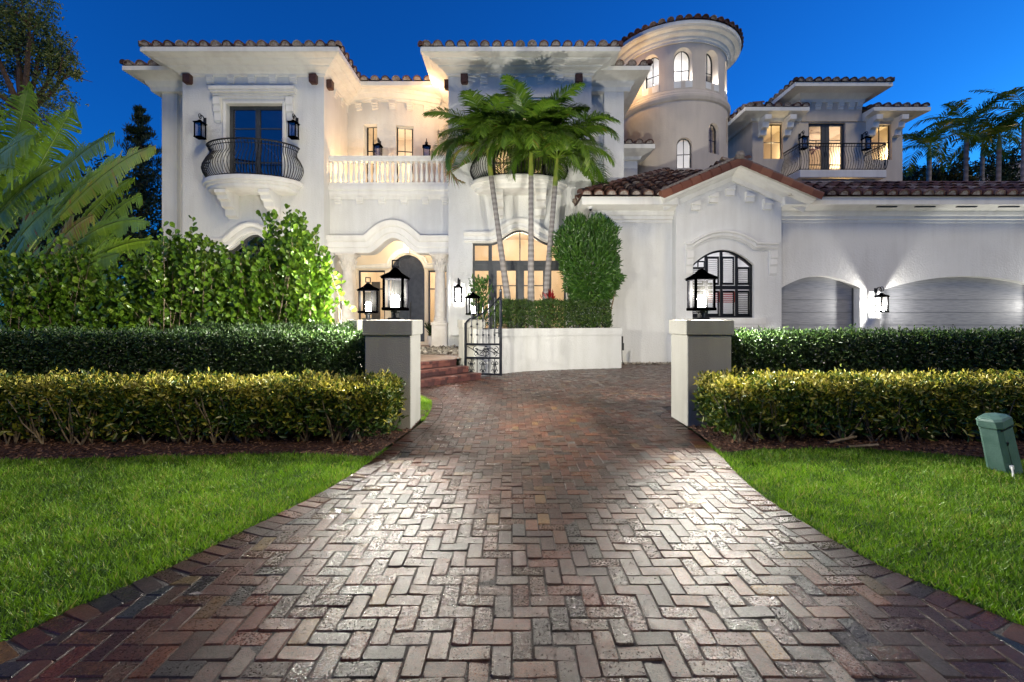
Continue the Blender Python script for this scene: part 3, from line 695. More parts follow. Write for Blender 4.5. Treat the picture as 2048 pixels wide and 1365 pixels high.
# ---- portico between the wings, terrace above
DP = 18.1; mpP = flat(DP); PX0, PX1 = LX1, X(901, DP); ZT = Z(385, DP)
ent = dict(a=X(668, DP), b=X(893, DP), zb=GZ, kind='ogee', zt=lambda u: Z(508, DP) + .6*math.cos(PI/2*min(1, abs(u - X(789, DP))/1.02))**2)
mb = MB(); wall(mb, mpP, PX0, PX1, 0, ZT, [ent], .45); mb.build('wall', 'stucco', villa)
us = [PX0+.0 + (PX1-PX0)*k/60 for k in range(61)]
mb = MB(); pz = lambda u: Z(508, DP) + .6*math.cos(PI/2*min(1, abs(u - X(789, DP))/1.02))**2
mould(mb, mpP, [(u, pz(u)) for u in us], [(0, 0), (0, .2), (.05, .22), (.2, .22), (.22, .26), (.3, .28), (.42, .28), (.46, .34), (.56, .4), (.66, .42), (.68, 0)])
mb.build('arch_moulding', 'trim', villa, smooth=True)
# terrace edge band, corbels, balustrade
mb = MB(); cornice(mb, [(PX0, DP), (PX1, DP)], [(-.01, ZT-.28), (.05, ZT-.28), (.08, ZT-.2), (.14, ZT-.12), (.14, ZT), (.2, ZT+.05), (.2, ZT+.22), (-.3, ZT+.22)]); mb.build('terrace_edge', 'trim', villa)
for px in (676.5, 720, 764, 808, 851, 890): corbel(mpP, X(px, DP), Z(396, DP), .26, .26, .12)
mb = MB(); mb.box(PX0+.003, PX1-.003, DP-.1, DP+3, ZT-.1, ZT+.2); mb.build('terrace_floor', 'stone', villa)
zr0, zr1 = ZT+.22, Z(316, DP)
bal = MB(); bal.box(PX0+.002, PX1-.002, DP-.12, DP+.12, zr1-.17, zr1); bal.box(PX0+.002, PX1-.002, DP-.15, DP+.15, zr1-.05, zr1+.03); bal.box(PX0+.002, PX1-.002, DP-.11, DP+.11, zr0, zr0+.14)
balu = bal.build('balustrade', 'trim', villa)
mb = MB(); hb = zr1-.17-zr0-.14
prof = [(.07, 0), (.07, .05), (.045, .07), (.06, .12), (.085, .25), (.08, .34), (.05, .52), (.036, .68), (.04, .8), (.055, .86), (.04, .9), (.07, .93), (.07, 1)]
mb.lathe([(r, z*hb) for r, z in prof], (0, 0, 0), 10); b0 = mb.build('baluster', 'trim', None, smooth=True)
for k in range(23):
    o = b0 if k == 0 else b0.copy()
    if k: C.objects.link(o)
    o.parent = balu; o.location = (PX0 + .12 + (PX1-PX0-.24)*k/22, DP, zr0+.14)
# entrance wall behind the columns
DE = 20.0; mpE = flat(DE)
dr = hole(X(781, DE), X(849, DE), GZ+.12, Z(547, DE), Z(510, DE)-Z(547, DE), 'arch')
sl = hole(X(716, DE), X(770, DE), GZ+.2, Z(541, DE)); sr = hole(X(856, DE), X(895, DE), GZ+.2, Z(541, DE))
mb = MB(); wall(mb, mpE, PX0, PX1, 0, 6.2, [sl, dr, sr], .25)
mb.poly([(PX0, DP+.45, 5.3), (PX1, DP+.45, 5.3), (PX1, DE, 5.3), (PX0, DE, 5.3)]); mb.build('wall', 'room', villa)
mb = MB(); o = outline(dr)
pth = [(sl['a']-.1, GZ+.2), (sl['a']-.1, sl['zt'](0)+.08), (dr['a']-.12, sl['zt'](0)+.08)] + [(u, dr['zt'](u)+.08 if abs(u-(dr['a']+dr['b'])/2) < .7 else dr['zt'](u)+.1) for u in hole_us(dr)][1:-1] + [(dr['b']+.12, sl['zt'](0)+.08), (sr['b'], sl['zt'](0)+.08)]
mould(mb, mpE, pth, [(0, 0), (0, .07), (.08, .1), (.14, .06), (.22, .09), (.24, 0)])
mb.prism([(X(815, DE)-.1, dr['zt'](X(815, DE))+.05), (X(815, DE)+.1, dr['zt'](X(815, DE))+.05), (X(815, DE)+.15, dr['zt'](X(815, DE))+.45), (X(815, DE)-.15, dr['zt'](X(815, DE))+.45)], mpE, -.16, 0)
mb.build('door_surround', 'trim', villa)
mb = MB(); oo = outline(dr)
us2 = hole_us(dr)
for p, q in zip(us2, us2[1:]): mb.poly([mpE(p, dr['zb'], .2), mpE(q, dr['zb'], .2), mpE(q, dr['zt'](q), .2), mpE(p, dr['zt'](p), .2)])
ring(mb, mpE, oo, .09, .14, .21)
cx_ = X(815, DE); mb.prism([(cx_-.012, dr['zb']), (cx_+.012, dr['zb']), (cx_+.012, dr['zt'](cx_)), (cx_-.012, dr['zt'](cx_))], mpE, .18, .21)
ed = mb.build('front_door', 'door', villa)
mb = MB(); mb.tube([(cx_+.12, DE+.2, 1.5), (cx_+.12, DE+.06, 1.55), (cx_+.12, DE+.06, 2.35), (cx_+.12, DE+.2, 2.4)], .02, 6); mb.build('handle', 'metal', ed)
for h, c_ in ((sl, 1), (sr, 1)):
    window(villa, mpE, h, .12, .07, c_, [Z(578, DE)], 'door', 'glass', .03, 'side_window')
interior(villa, PX0+.1, PX1-.1, DE+.26, DE+4, GZ, 5.2, 'room')
mb = MB(); mb.box(X(735, 21), X(752, 21), 21.6, 21.7, GZ, 3.4); mb.box(X(722, 21), X(748, 21), 21.3, 21.4, 2.2, 2.9); mb.build('inner_door', 'frame', villa)
light('room_light', (-4.8, DE+1.8, 4.2), 110, WARM, .25)
light('porch_light', (-4.6, 18.95, 5.0), 34, WARM, .12)
mb = MB(); mb.box(X(770, DE)-.3, X(860, DE)+.3, DE-.5, DE, GZ-.02, GZ+.14); mb.build('threshold', 'room', villa)
# columns
def column(cx, cy, z0, z1, ped):
    mb = MB(); mb.bevbox(cx-.3, cx+.3, cy-.3, cy+.3, z0, z0+ped-.12, .01); mb.bevbox(cx-.33, cx+.33, cy-.33, cy+.33, z0+ped-.12, z0+ped, .02); mb.bevbox(cx-.33, cx+.33, cy-.33, cy+.33, z0, z0+.12, .02)
    c = mb.build('column', 'stone', villa)
    h = z1 - z0 - ped; mb = MB()
    mb.lathe([(.29, 0), (.29, .05), (.24, .1), (.27, .15), (.235, .2), (.23, .25), (.225, h*.4), (.2, h-.72), (.22, h-.68), (.205, h-.64)], (cx, cy, z0+ped), 24); mb.build('shaft', 'stone', c, smooth=True)
    mb = MB(); rows = []
    for (r, z) in ((.205, 0), (.22, .04), (.215, .12), (.25, .26), (.24, .3), (.3, .44), (.36, .54), (.38, .56)):
        rows.append([mb.v((cx + (r + .018*math.cos(k*PI/2*1.0*4)*(z > .05))*math.sin(2*PI*k/32), cy - (r + .018*(k % 2)*(.05 < z < .5))*math.cos(2*PI*k/32), z1-.64+z)) for k in range(32)])
    for a, b in zip(rows, rows[1:]):
        for k in range(32): mb.f((a[k], a[(k+1) % 32], b[(k+1) % 32], b[k]))
    mb.bevbox(cx-.39, cx+.39, cy-.39, cy+.39, z1-.08, z1, .02)
    # leaves of the capital
    for j, (rr, zz) in enumerate(((.23, .1), (.27, .26))):
        for k in range(8):
            a = 2*PI*(k + .5*j)/8; ux, uy = math.sin(a), -math.cos(a)
            mb.tube([(cx+ux*(rr-.02), cy+uy*(rr-.02), z1-.64+zz-.1), (cx+ux*(rr+.02), cy+uy*(rr+.02), z1-.64+zz+.05), (cx+ux*(rr+.07), cy+uy*(rr+.07), z1-.64+zz+.13), (cx+ux*(rr+.08), cy+uy*(rr+.08), z1-.64+zz+.09)], [.035, .045, .03, .015], 5)
    mb.build('capital', 'stone', c)
column(X(692, DP)+.05, DP+.1, GZ, Z(508, DP), 1.0)
column(X(884, DP)-.08, DP+.1, GZ, Z(508, DP), 1.0)
column(X(700, 19.6), 19.6, GZ, 5.0, 1.0)

# ---- bowed wall behind the terrace
cxT, ryT = X(775, 20.3), 4.6
cyT = 19.7 + ryT; aT = .52
mpT = drum(cxT, cyT, ryT)
def tw(px, w, z0, z1):
    u = (X(px, 19.8) - cxT)/ryT; return hole(u-w/2/ryT, u+w/2/ryT, z0, z1)
TW = [tw(741, .62, ZT+.3, Z(254, 20)), tw(810, .74, ZT+.3, Z(252, 19.8)), tw(893, .74, ZT+.3, Z(254, 20))]
mb = MB(); wall(mb, mpT, -aT, aT, ZT, ZW+.4, TW, .4, .05)
mb.poly([(LX1, DW+3, ZT), (mpT(-aT, 0)[0], mpT(-aT, 0)[1], ZT), (mpT(-aT, 0)[0], mpT(-aT, 0)[1], ZW+.4), (LX1, DW+3, ZW+.4)])
mb.poly([(CX0, DW+3, ZT), (mpT(aT, 0)[0], mpT(aT, 0)[1], ZT), (mpT(aT, 0)[0], mpT(aT, 0)[1], ZW+.4), (CX0, DW+3, ZW+.4)])
mb.build('wall', 'stucco', villa)
mb = MB()
mould(mb, mpT, [(-aT + 2*aT*k/24, ZW+.05) for k in range(25)], [(0, 0), (0, .05), (.1, .08), (.12, .18), (.25, .3), (.27, .36), (.4, .45), (.42, .5), (.52, .55), (.6, .6)])
mb.box(LX1+.9, CX0-.9, DW+1.58, DW+5, ZW+.42, ZW+.58)
mb.box(LX1+.9, CX0-.9, DW+1.5, DW+1.66, ZW+.40, ZW+.581)
mb.build('cornice', 'trim', villa)
mb = MB(); mb.t = .2; mb.poly([(LX1+.8, DW+1.5, ZW+.58), (CX0-.8, DW+1.5, ZW+.58), (CX0-.8, DW+5, ZW+1.5), (LX1+.8, DW+5, ZW+1.5)])
tiles(mb, (LX1+.85, DW+1.44, ZW+.6), (CX0-.85, DW+1.44, ZW+.6), (0, 1), .25, 1.2); mb.build('roof', ['tile', 'mortar'], villa)
for k in range(6): corbel(mpT, -.4 + .8*k/5, ZW+.02, .26/ryT, .3, .14)
for h in TW: window(villa, mpT, h, .3, .05, 2, [Z(302, 20)], 'blackframe', 'glass', .018, 'window', ryT)
interior(villa, LX1+.2, CX0-.2, 21.3, 23, ZT+.1, ZW-.3, 'room')
light('room_light', (-5.2, 21.9, ZT+2.4), 60, WARM, .2)
light('terrace_light', (-3.3, 18.7, ZW-.1), 40, (1, .58, .26), .08)
light('terrace_light', (-6.3, 18.9, ZT+.8), 60, (1, .58, .26), .08)

# ---- round tower
TX, TY, TR = X(1343, 23), 23.0, 2.53
mpR = drum(TX, TY, TR); zL = 12.0; zTop = Z(146, 23)
UW = []
for a in (-103, -74, -41, -8, 25, 58, 91):
    w = .40/TR; UW.append(hole(R(a)-w, R(a)+w, 12.36, 13.45, .42, 'arch'))
mb = MB(); wall(mb, mpR, R(-110), R(130), zL, zTop+.3, UW, .34, R(4)); mb.build('wall', 'tan', villa)
mb = MB(); mb.lathe([(TR+.05, 11.45), (TR+.12, 11.5), (TR+.17, 11.62), (TR+.17, 11.72), (TR+.1, 11.8), (TR+.1, 11.86), (TR+.03, 11.95), (TR-.02, 12.01)], (TX, TY, 0), 64); mb.build('ledge', 'tan', villa, smooth=True)
mpR2 = drum(TX, TY, TR+.05)
LWn = []
for a, z0, z1 in ((-7, 8.42, 9.45), (26, 9.15, 10.2), (58, 9.85, 10.9)):
    w = .33/TR; LWn.append(hole(R(a)-w, R(a)+w, z0, z1, .34, 'arch'))
mb = MB(); wall(mb, mpR2, R(-110), R(130), 5.5, 11.5, LWn, .2, R(4)); mb.build('wall', 'tan', villa)
mb = MB(); mb.lathe([(TR-.02, zTop), (TR+.06, zTop), (TR+.07, zTop+.08), (TR+.13, zTop+.12), (TR+.15, zTop+.2), (TR+.3, zTop+.26), (TR+.34, zTop+.3), (TR+.36, zTop+.36), (TR+.55, zTop+.4), (TR+.58, zTop+.44), (TR+.62, zTop+.46), (TR+.62, zTop+.62), (0, zTop+.63)], (TX, TY, 0), 72); mb.build('cornice', 'trim', villa, smooth=True)
mb = MB(); mb.t = .15; RR = TR+.70; mb.lathe([(RR-.05, zTop+.63), (0, zTop+1.9)], (TX, TY, 0), 48)
for k in range(54):
    a = 2*PI*k/54; da = PI/54; p0 = (TX+math.sin(a-da)*RR, TY-math.cos(a-da)*RR, zTop+.64); p1 = (TX+math.sin(a+da)*RR, TY-math.cos(a+da)*RR, zTop+.64)
    tiles(mb, p0, p1, (-math.sin(a), math.cos(a)), .36, .85, s=.38, r=.15)
mb.build('roof', ['tile', 'tile'], villa)
for h in UW[1:7]:
    window(villa, mpR, h, .3, .035, 2, [12.36+.62], 'blackframe', 'glass', .014, 'window', TR)
    c = (h['a']+h['b'])/2
    mb = MB(); mb.prism([(h['a'], 12.06), (h['b'], 12.06), (h['b'], 12.36), (h['a'], 12.36)], mpR, -.03, .01); mb.build('sill', 'trim', villa)
    mb = MB(); p = mpR(c + .06, 0, .1); mb.lathe([(.05, 0), (.06, .05), (.03, .09)], (p[0], p[1], 12.36), 8); up = mb.build('uplight', 'metal', villa)
    mb = MB(); mb.lathe([(0, .085), (.02, .095), (0, .11)], (p[0], p[1], 12.36), 6); mb.build('lens', 'bulb', up)
    light('niche_light', (p[0], p[1], 12.52), 8.0, (1, .97, .93), .03)
for h in LWn: window(villa, mpR2, h, .16, .035, 2, [h['zb']+.66], 'blackframe', 'glass', .014, 'window', TR)
mb = MB(); mb.lathe([(TR-.55, 8.0), (TR-.55, zTop)], (TX, TY+1.2, 0), 32, PI*.35, PI*1.75); mb.poly([(TX-2, TY-2, 8.1), (TX+2, TY-2, 8.1), (TX+2, TY+2, 8.1), (TX-2, TY+2, 8.1)]); mb.build('interior', 'coolroom', villa)
light('tower_light', (TX, TY, 13.2), 55, (1, .98, .96), .3)
light('tower_light', (TX, TY, 10.0), 70, (1, .97, .93), .3)
light('eave_light', (TX-2.6, TY-2.0, 12.6), 40, (1, .6, .22), .08)      # warm uplight between wing roof and tower
# small bay between the centre wing and the tower
mb = MB(); zz = Z(300, 20); mb.box(4.3, X(1275, 20.4), 20.4, 23, 5.5, zz); mb.build('wall', 'stucco', villa)
mb = MB(); cornice(mb, [(4.3, 20.4), (X(1275, 20.4), 20.4), (X(1275, 20.4), 23)], [(0, zz-.35), (.1, zz-.33), (.15, zz-.2), (.4, zz-.1), (.6, zz), (.6, zz+.18), (0, zz+.19)]); mb.build('cornice', 'trim', villa)
mb = MB(); mb.t = .2; mb.poly([(4.3, 19.8, zz+.19), (X(1275, 20.4)+.6, 19.8, zz+.19), (X(1275, 20.4)+.6, 23, zz+.9), (4.3, 23, zz+.9)]); tiles(mb, (4.4, 19.77, zz+.2), (X(1275, 20.4)+.6, 19.77, zz+.2), (0, 1), .22, 1.0); mb.build('roof', ['tile', 'mortar'], villa)

# ---- far right wing
DR = 23.0; mpD = flat(DR); RX0, RX1 = X(1505, DR), X(1805, DR); zs = Z(262, DR)+.0
rwl = hole(X(1527, DR), X(1566, DR), Z(318, DR), Z(247, DR)); rwd = hole(X(1617, DR), X(1691, DR), Z(352, DR), Z(246, DR)); rwr = hole(X(1743, DR), X(1784, DR), Z(320, DR), Z(249, DR))
zE = Z(236, DR)
mb = MB(); wall(mb, mpD, RX0, RX1, 5, zE+.05, [rwl, rwd, rwr], .25)
mb.poly([(RX0, DR, 5), (RX0, DR+6, 5), (RX0, DR+6, zE+.05), (RX0, DR, zE+.05)]); mb.poly([(RX1, DR, 5), (RX1, DR+6, 5), (RX1, DR+6, zE), (RX1, DR, zE)])
mb.build('wall', 'tan', villa)
bx0, bx1 = X(1602, DR), X(1722, DR); zU = Z(206, DR)
mb = MB(); mb.box(bx0, bx1, DR-.06, DR+4, zE-.2, zU+.1); mb.build('wall', 'tan', villa)
EV2 = lambda z, o: [(-.02, z-.1), (.1, z-.1), (.16, z), (.3, z+.06), (o-.1, z+.12), (o, z+.12), (o, z+.3), (-.02, z+.31)]
mb = MB(); cornice(mb, [(RX0, DR+5), (RX0, DR), (bx0-.05, DR)], EV2(zE-.1, .75)); mb.build('cornice', 'trim', villa); mb = MB(); cornice(mb, [(bx1+.05, DR), (RX1, DR), (RX1, DR+5)], EV2(zE-.1, .75)); mb.build('cornice', 'trim', villa)
mb = MB(); cornice(mb, [(bx0, DR+4), (bx0, DR-.06), (bx1, DR-.06), (bx1, DR+4)], [(-.02, zU-.05), (.08, zU-.03), (.1, zU+.1), (.2, zU+.18), (.35, zU+.3), (.5, zU+.34), (.75, zU+.38), (.85, zU+.38), (.85, zU+.58), (-.02, zU+.6)]); mb.build('cornice', 'trim', villa, smooth=True)
for (xa, xb) in ((RX0-.75, bx0), (bx1, RX1+.75)):
    mb = MB(); mb.t = .2; mb.poly([(xa, DR-.75, zE+.21), (xb, DR-.75, zE+.21), (xb, DR+5, zE+1.3), (xa, DR+5, zE+1.3)]); tiles(mb, (xa, DR-.8, zE+.22), (xb, DR-.8, zE+.22), (0, 1), .22, 1.3)
    if xa < RX0: tiles(mb, (xa-.02, DR-.8, zE+.22), (xa-.02, DR+5.5, zE+.22), (1, 0), .22, .9)
    mb.build('roof', ['tile', 'mortar'], villa)
hip_roof(bx0-.85, bx1+.85, DR-.95, DR+3.5, zU+.58, .25, 'fl')
for px in (1612, 1634, 1656, 1679, 1700, 1716): corbel(flat(DR-.06), X(px, DR), zU-.06, .26, .32, .12)
for h in (rwl, rwr):
    window(villa, mpD, h, .16, .035, 2, [Z(283, DR)], 'blackframe', 'glass', .014)
    for s in (h['a']-.12, h['b']+.12):
        mb = MB(); pr = [(0, -.9), (-.2, -.86), (-.24, -.6), (-.42, -.55), (-.46, -.3), (-.66, -.24), (-.68, -.02), (0, -.02)]
        a = [mb.v((s-.16, DR+d, zE-.1+z)) for d, z in pr]; b = [mb.v((s+.16, DR+d, zE-.1+z)) for d, z in pr]; mb.f(a); mb.f(b[::-1])
        for k in range(len(pr)): mb.f((a[k], b[k], b[(k+1) % len(pr)], a[(k+1) % len(pr)]))
        mb.build('eave_bracket', 'trim', villa)
french_door(rwd, mpD, .12, [Z(279, DR), Z(328, DR)], 'glass', .12, .2)
interior(villa, RX0+.05, X(1590, DR), DR+.26, DR+3, 7.6, zE-.1, 'room'); interior(villa, X(1592, DR), X(1722, DR), DR+.26, DR+4, 7.6, zE+.3, 'room'); interior(villa, X(1724, DR), RX1-.05, DR+.26, DR+3, 7.6, zE-.1, 'room')
light('room_light', (X(1540, DR+1), DR+.9, 10.3), 34, (1, .78, .42), .15); light('room_light', (X(1668, DR+1), DR+1.6, 10.2), 60, WARM, .2); light('room_light', (X(1765, DR+1), DR+.9, 10.3), 34, (1, .78, .42), .15)
mb = MB(); mb.box(X(1548, 24.5), X(1560, 24.5), 24.4, 24.5, 7.6, 10.2); mb.box(X(1660, 25), X(1690, 25), 26.2, 26.3, 7.6, 9.4); mb.build('inner_door', 'wood', villa)
mb = MB(); cc = (X(1632, 24.5), 24.5, 10.75); mb.lathe([(0, -.02), (.12, 0), (.1, .12), (.02, .14), (.02, .5)], cc, 10)
for k in range(5):
    a = 2*PI*k/5; mb.tube([(cc[0]+math.cos(a)*.1, cc[1]+math.sin(a)*.1, cc[2]+.05), (cc[0]+math.cos(a)*.7, cc[1]+math.sin(a)*.7, cc[2]+.03)], [.05, .07], 4)
mb.build('ceiling_fan', 'wood', villa)
# its balcony
zb = rwd['zb']-.12; yb = DR-1.25; xb0, xb1 = X(1600, yb), X(1770, yb)
mb = MB(); mb.bevbox(xb0-.05, xb1+.05, yb-.05, DR, zb-.38, zb, .03); mb.box(xb0+.25, xb1-.25, yb+.25, DR, zb-.62, zb-.38); bal = mb.build('balcony', 'trim', villa)
belly_rail(bal, lambda t: (xb0+(xb1-xb0)*t, yb, 0, -1), 34, zb, zb+1.25, .14, .012)
belly_rail(bal, lambda t: (xb0, DR+(yb-DR)*t, -1, 0), 12, zb, zb+1.25, .14, .012); belly_rail(bal, lambda t: (xb1, yb+(DR-yb)*t, 1, 0), 12, zb, zb+1.25, .14, .012)
mb = MB()
for x in (xb0, (xb0+xb1)/2, xb1): mb.tube([(x, yb, zb), (x, yb, zb+1.28)], .025, 4)
mb.build('post', 'metal', bal)
light('balcony_light', ((xb0+xb1)/2, DR-.7, zb-.95), 45, (1, .62, .2), .1)

# ---- garage wing
DG = 16.7; DGG = 16.3; mpG = flat(DG); mpB = flat(DGG); GX0 = X(1180, 16.0)+.35; GX1 = 26.0
zGE = Z(408, 16.0); zGT = Z(395, 16.0)
BX0, BX1 = X(1352, DGG), X(1563, DGG)
gd1 = hole(X(1562, DG)+.02, X(1720, DG), 0, Z(576, DG), Z(552, DG)-Z(576, DG), 'seg')
gd2 = hole(X(1760, DG), X(2112, DG), 0, Z(582, DG), Z(553, DG)-Z(582, DG), 'seg')
mb = MB(); wall(mb, mpG, GX0, BX0+.1, 0, zGE, [], .3); mb.poly([(GX0, DG, 0), (GX0, DG+6, 0), (GX0, DG+6, zGE), (GX0, DG, zGE)]); mb.build('wall', 'stucco', villa)
mb = MB(); wall(mb, mpG, BX1-.02, GX1, 0, zGE, [gd1, gd2], .35); mb.poly([(GX1, DG, 0), (GX1, DG+6, 0), (GX1, DG+6, zGE), (GX1, DG, zGE)]); mb.build('wall', 'stucco_rough', villa)
gw = hole(X(1385, DGG), X(1508, DGG), Z(636, DGG), Z(530, DGG), Z(500, DGG)-Z(530, DGG), 'seg')
apx, apz = X(1480, 15.7), Z(332, 15.75)
slope = (apz - (zGT)) / (apx - X(1338, 15.75))
def gab(u): return apz - abs(u - apx)*slope - .02
mb = MB(); us = sorted([BX0, gw['a'], gw['b'], BX1, apx]); wall(mb, mpB, BX0, BX1, 0, lambda u: gab(u), [gw], .3, .4)
for xs in (BX0, BX1): mb.poly([(xs, DGG, 0), (xs, DG+.05, 0), (xs, DG+.05, gab(xs)), (xs, DGG, gab(xs))])
mb.build('wall', 'stucco', villa)
# raked cornice on the gable front
mb = MB(); bxa, bxb = X(1330, 15.75), X(1634, 15.75); pthg = [(bxa, gab(bxa)), (apx, apz), (bxb, gab(bxb))]
mould(mb, flat(DGG), pthg, [(-.36, 0), (-.36, .05), (-.28, .08), (-.2, .1), (-.14, .22), (-.1, .28), (-.08, .42), (0, .5), (.13, .52), (.13, 0)])
mb.build('gable_cornice', 'trim', villa)
for px, in ((1390,), (1426,), (1459,), (1498,), (1533,)):
    u = X(px, DGG); zc = gab(u) - .42 - .12; s = -slope if u > apx else slope; w = .15
    mb = MB(); mb.prism([(u-w, zc-.3), (u+w, zc-.3), (u+w, zc+s*w), (u-w, zc-s*w)], mpB, -.09, .0); mb.prism([(u-w, zc-.12), (u+w, zc-.12), (u+w, zc+s*w), (u-w, zc-s*w)], mpB, -.15, -.09); mb.build('corbel', 'trim', villa)
# straight cornices either side
GE = [(-.02, zGE-.52), (.04, zGE-.52), (.04, zGE-.42), (.1, zGE-.4), (.1, zGE-.3), (.16, zGE-.26), (.2, zGE-.16), (.2, zGE-.12), (.36, zGE-.06), (.5, zGE-.02), (.6, zGE), (.62, zGE), (.62, zGT+.05), (-.02, zGT+.06)]
mb = MB(); cornice(mb, [(GX0, DG+5), (GX0, DG), (BX0-.001, DG)], GE); mb.build('cornice', 'trim', villa)
mb = MB(); cornice(mb, [(BX1+.001, DG), (GX1, DG)], GE); mb.build('cornice', 'trim', villa)
mb = MB()
for px in (1775, 1852, 1935, 2020): mb.box(X(px, 16.2)-.35, X(px, 16.2)+.35, DG-.5, DG-.42, zGE-.065, zGE-.03)
mb.build('soffit_vent', 'blackframe', villa)
# roof planes
eG = DG-.72; zR = zGT+.07
mb = MB(); mb.t = .25; xl = GX0-.7
def inl(q):
    if q.x > BX0 - .1 and q.y < DG + .3: return False
    if q.x > BX0 - .6 and q.y < 19.5 and q.z < gab(q.x) + .2: return False
    return q.x > xl + (q.y-eG)*1.0 - .05 and q.x < 11.2 and (q.y < 20.6)
mb.poly([(xl, eG, zR-.02), (BX0, eG, zR-.02), (BX0, DG+.3, zR-.02+(DG+.3-eG)*.5), (BX0+3, 19.5, zR-.02+(19.5-eG)*.5), (BX0+4, 20.8, zR-.02+(20.8-eG)*.5), (xl+4.8, 20.8, zR-.02+(20.8-eG)*.5)])
mb.poly([(xl, eG, zR-.02), (xl, 21, zR-.02), (xl+4.8, 21, zR+2.4), (xl+4.8, 20.8, zR+2.4)])
tiles(mb, (xl, eG-.04, zR), (BX0+3.5, eG-.04, zR), (0, 1), .5, 5.6, inside=inl)
tiles(mb, (xl-.02, 19.5, zR), (xl-.02, eG, zR), (1, 0), .5, 3, inside=lambda q: q.y > eG + (q.x-xl) + .2)
ridge_tiles(mb, (xl, eG, zR+.08), (xl+4.7, eG+4.7, zR+.08+2.35)); mb.build('roof', ['tile', 'mortar'], villa)
mb = MB(); mb.t = .25; xr = BX1+.08
mb.poly([(xr, eG, zR-.02), (GX1+.6, eG, zR-.02), (GX1+.6, eG+1.9, zR+.93), (xr, eG+1.9, zR+.93)]); mb.poly([(xr, eG+1.9, zR+.93), (GX1+.6, eG+1.9, zR+.93), (GX1+.6, eG+5, zR+.6), (xr, eG+5, zR+.6)])
tiles(mb, (xr, eG-.04, zR), (GX1+.6, eG-.04, zR), (0, 1), .5, 1.9); mb.build('roof', ['tile', 'mortar'], villa)
# gable roof with heavy terracotta rake tiles
mb = MB(); mb.t = .3; y0 = 15.72; y1 = 19.5
L_, R_ = (bxa-.12, gab(bxa-.12)+.16), (bxb+.12, gab(bxb+.12)+.16)
for (x, z) in (L_, R_): mb.poly([(x, y0, z), (apx, y0, apz+.16), (apx, y1, apz+.16), (x, y1, z)])
for (x, z), sg in ((L_, -1), (R_, 1)): tiles(mb, (x, y0+.25, z+.02), (x, y1, z+.02), (-sg, 0), slope, 3.1, cap=False)
mb.build('roof', ['tile', 'mortar'], villa)
mb = MB()
for (x, z) in (L_, R_):
    n = 8; a = Vector((x, y0, z)); b = Vector((apx, y0, apz+.16)); d = (b-a)/n; un = d.normalized(); up = Vector((-un.z, 0, un.x)) * (1 if un.x > 0 else -1)
    for k in range(n):
        mb.t = random.random(); p = a + d*k - un*.02; q = a + d*(k+1) + un*.03; h0, h1 = .06, .035
        fr = [(-.11, -.02), (-.11, h0), (-.08, h0+.05), (.02, h0+.07), (.16, h0+.05), (.2, .0)]
        fr1 = [(-.09, -.02), (-.09, h1), (-.06, h1+.05), (.02, h1+.07), (.16, h1+.05), (.2, .0)]
        A = [mb.v(p + Vector((0, yy, 0)) + up*zz_ ) for yy, zz_ in [(-.1, -.17)] + fr]; B = [mb.v(q + Vector((0, yy, 0)) + up*zz_) for yy, zz_ in [(-.08, -.17)] + fr1]
        for j in range(len(A)-1): mb.f((A[j], B[j], B[j+1], A[j+1]))
        mb.f(A); mb.f(B[::-1])
mb.build('rake_tiles', 'raketile', villa)
mb = MB()
for (x, z) in (L_, R_): mb.tube([Vector((x, y0+.1, z+.12)), Vector(((x+apx)/2, y0+.1, (z+apz+.16)/2+.14)), Vector((apx, y0+.1, apz+.3))], .085, 8)
mb.lathe([(0, -.1), (.1, -.08), (.16, .05), (.12, .18), (0, .22)], (apx, y0-.02, apz+.28), 9); mb.build('ridge_cap', 'ridge', villa, smooth=True)
# garage doors
for h, nm in ((gd1, 0), (gd2, 1)):
    mb = MB(); us2 = hole_us(h)
    for p, q in zip(us2, us2[1:]): mb.poly([mpG(p, 0, .33), mpG(q, 0, .33), mpG(q, h['zt'](q), .33), mpG(p, h['zt'](p), .33)])
    g = mb.build('garage_door', 'garage', villa)
    mb = MB(); c = (h['a']+h['b'])/2
    for k in range(1, 7):
        z = k*.47
        if z < h['zt'](h['a']): mb.box(h['a']+.02, h['b']-.02, DG+.318, DG+.335, z-.004, z+.004)
    for u in (h['a']+.02, h['b']-.06): mb.box(u, u+.04, DG+.30, DG+.332, 0, h['zt'](h['a']+.05)-.02)
    mb.build('panel_joint', 'frame', g)
# window trim + plantation shutters
mb = MB(); us2 = hole_us(gw); zh = Z(487, DGG); zc0 = Z(500, DGG)
path = [(X(1371, DGG), zc0-.02)] + [(gw['a']+(gw['b']-gw['a'])*k/20, zc0 + .42*(1-(2*k/20-1)**2)) for k in range(21)] + [(X(1553, DGG), zc0-.02)]
mould(mb, mpB, path, [(0, 0), (0, .04), (.05, .06), (.07, .1), (.16, .12), (.2, .17), (.25, .17), (.26, 0)]); mb.build('hood_moulding', 'trim', villa)
mb = MB(); mb.box(gw['a']-.35, gw['b']+.35, DGG-.14, DGG+.02, Z(648, DGG), gw['zb']); mb.box(gw['a']-.28, gw['b']+.28, DGG-.1, DGG+.02, Z(655, DGG), Z(648, DGG)); mb.build('window_sill', 'trim', villa)
for px in (1378, 1545): corbel(mpB, X(px, DGG), zc0-.04, .24, .9, .12, 'hood_bracket')
for px in (1378, 1545): corbel(mpB, X(px, DGG), Z(655, DGG), .34, .5, .14, 'sill_bracket')
mb = MB(); o = outline(gw); ring(mb, mpB, o, .07, .12, .24)
cols = 4; W = gw['b']-gw['a']; zm = Z(575, DGG)
mb.prism([(gw['a'], zm-.07), (gw['b'], zm-.07), (gw['b'], zm+.07), (gw['a'], zm+.07)], mpB, .13, .22)
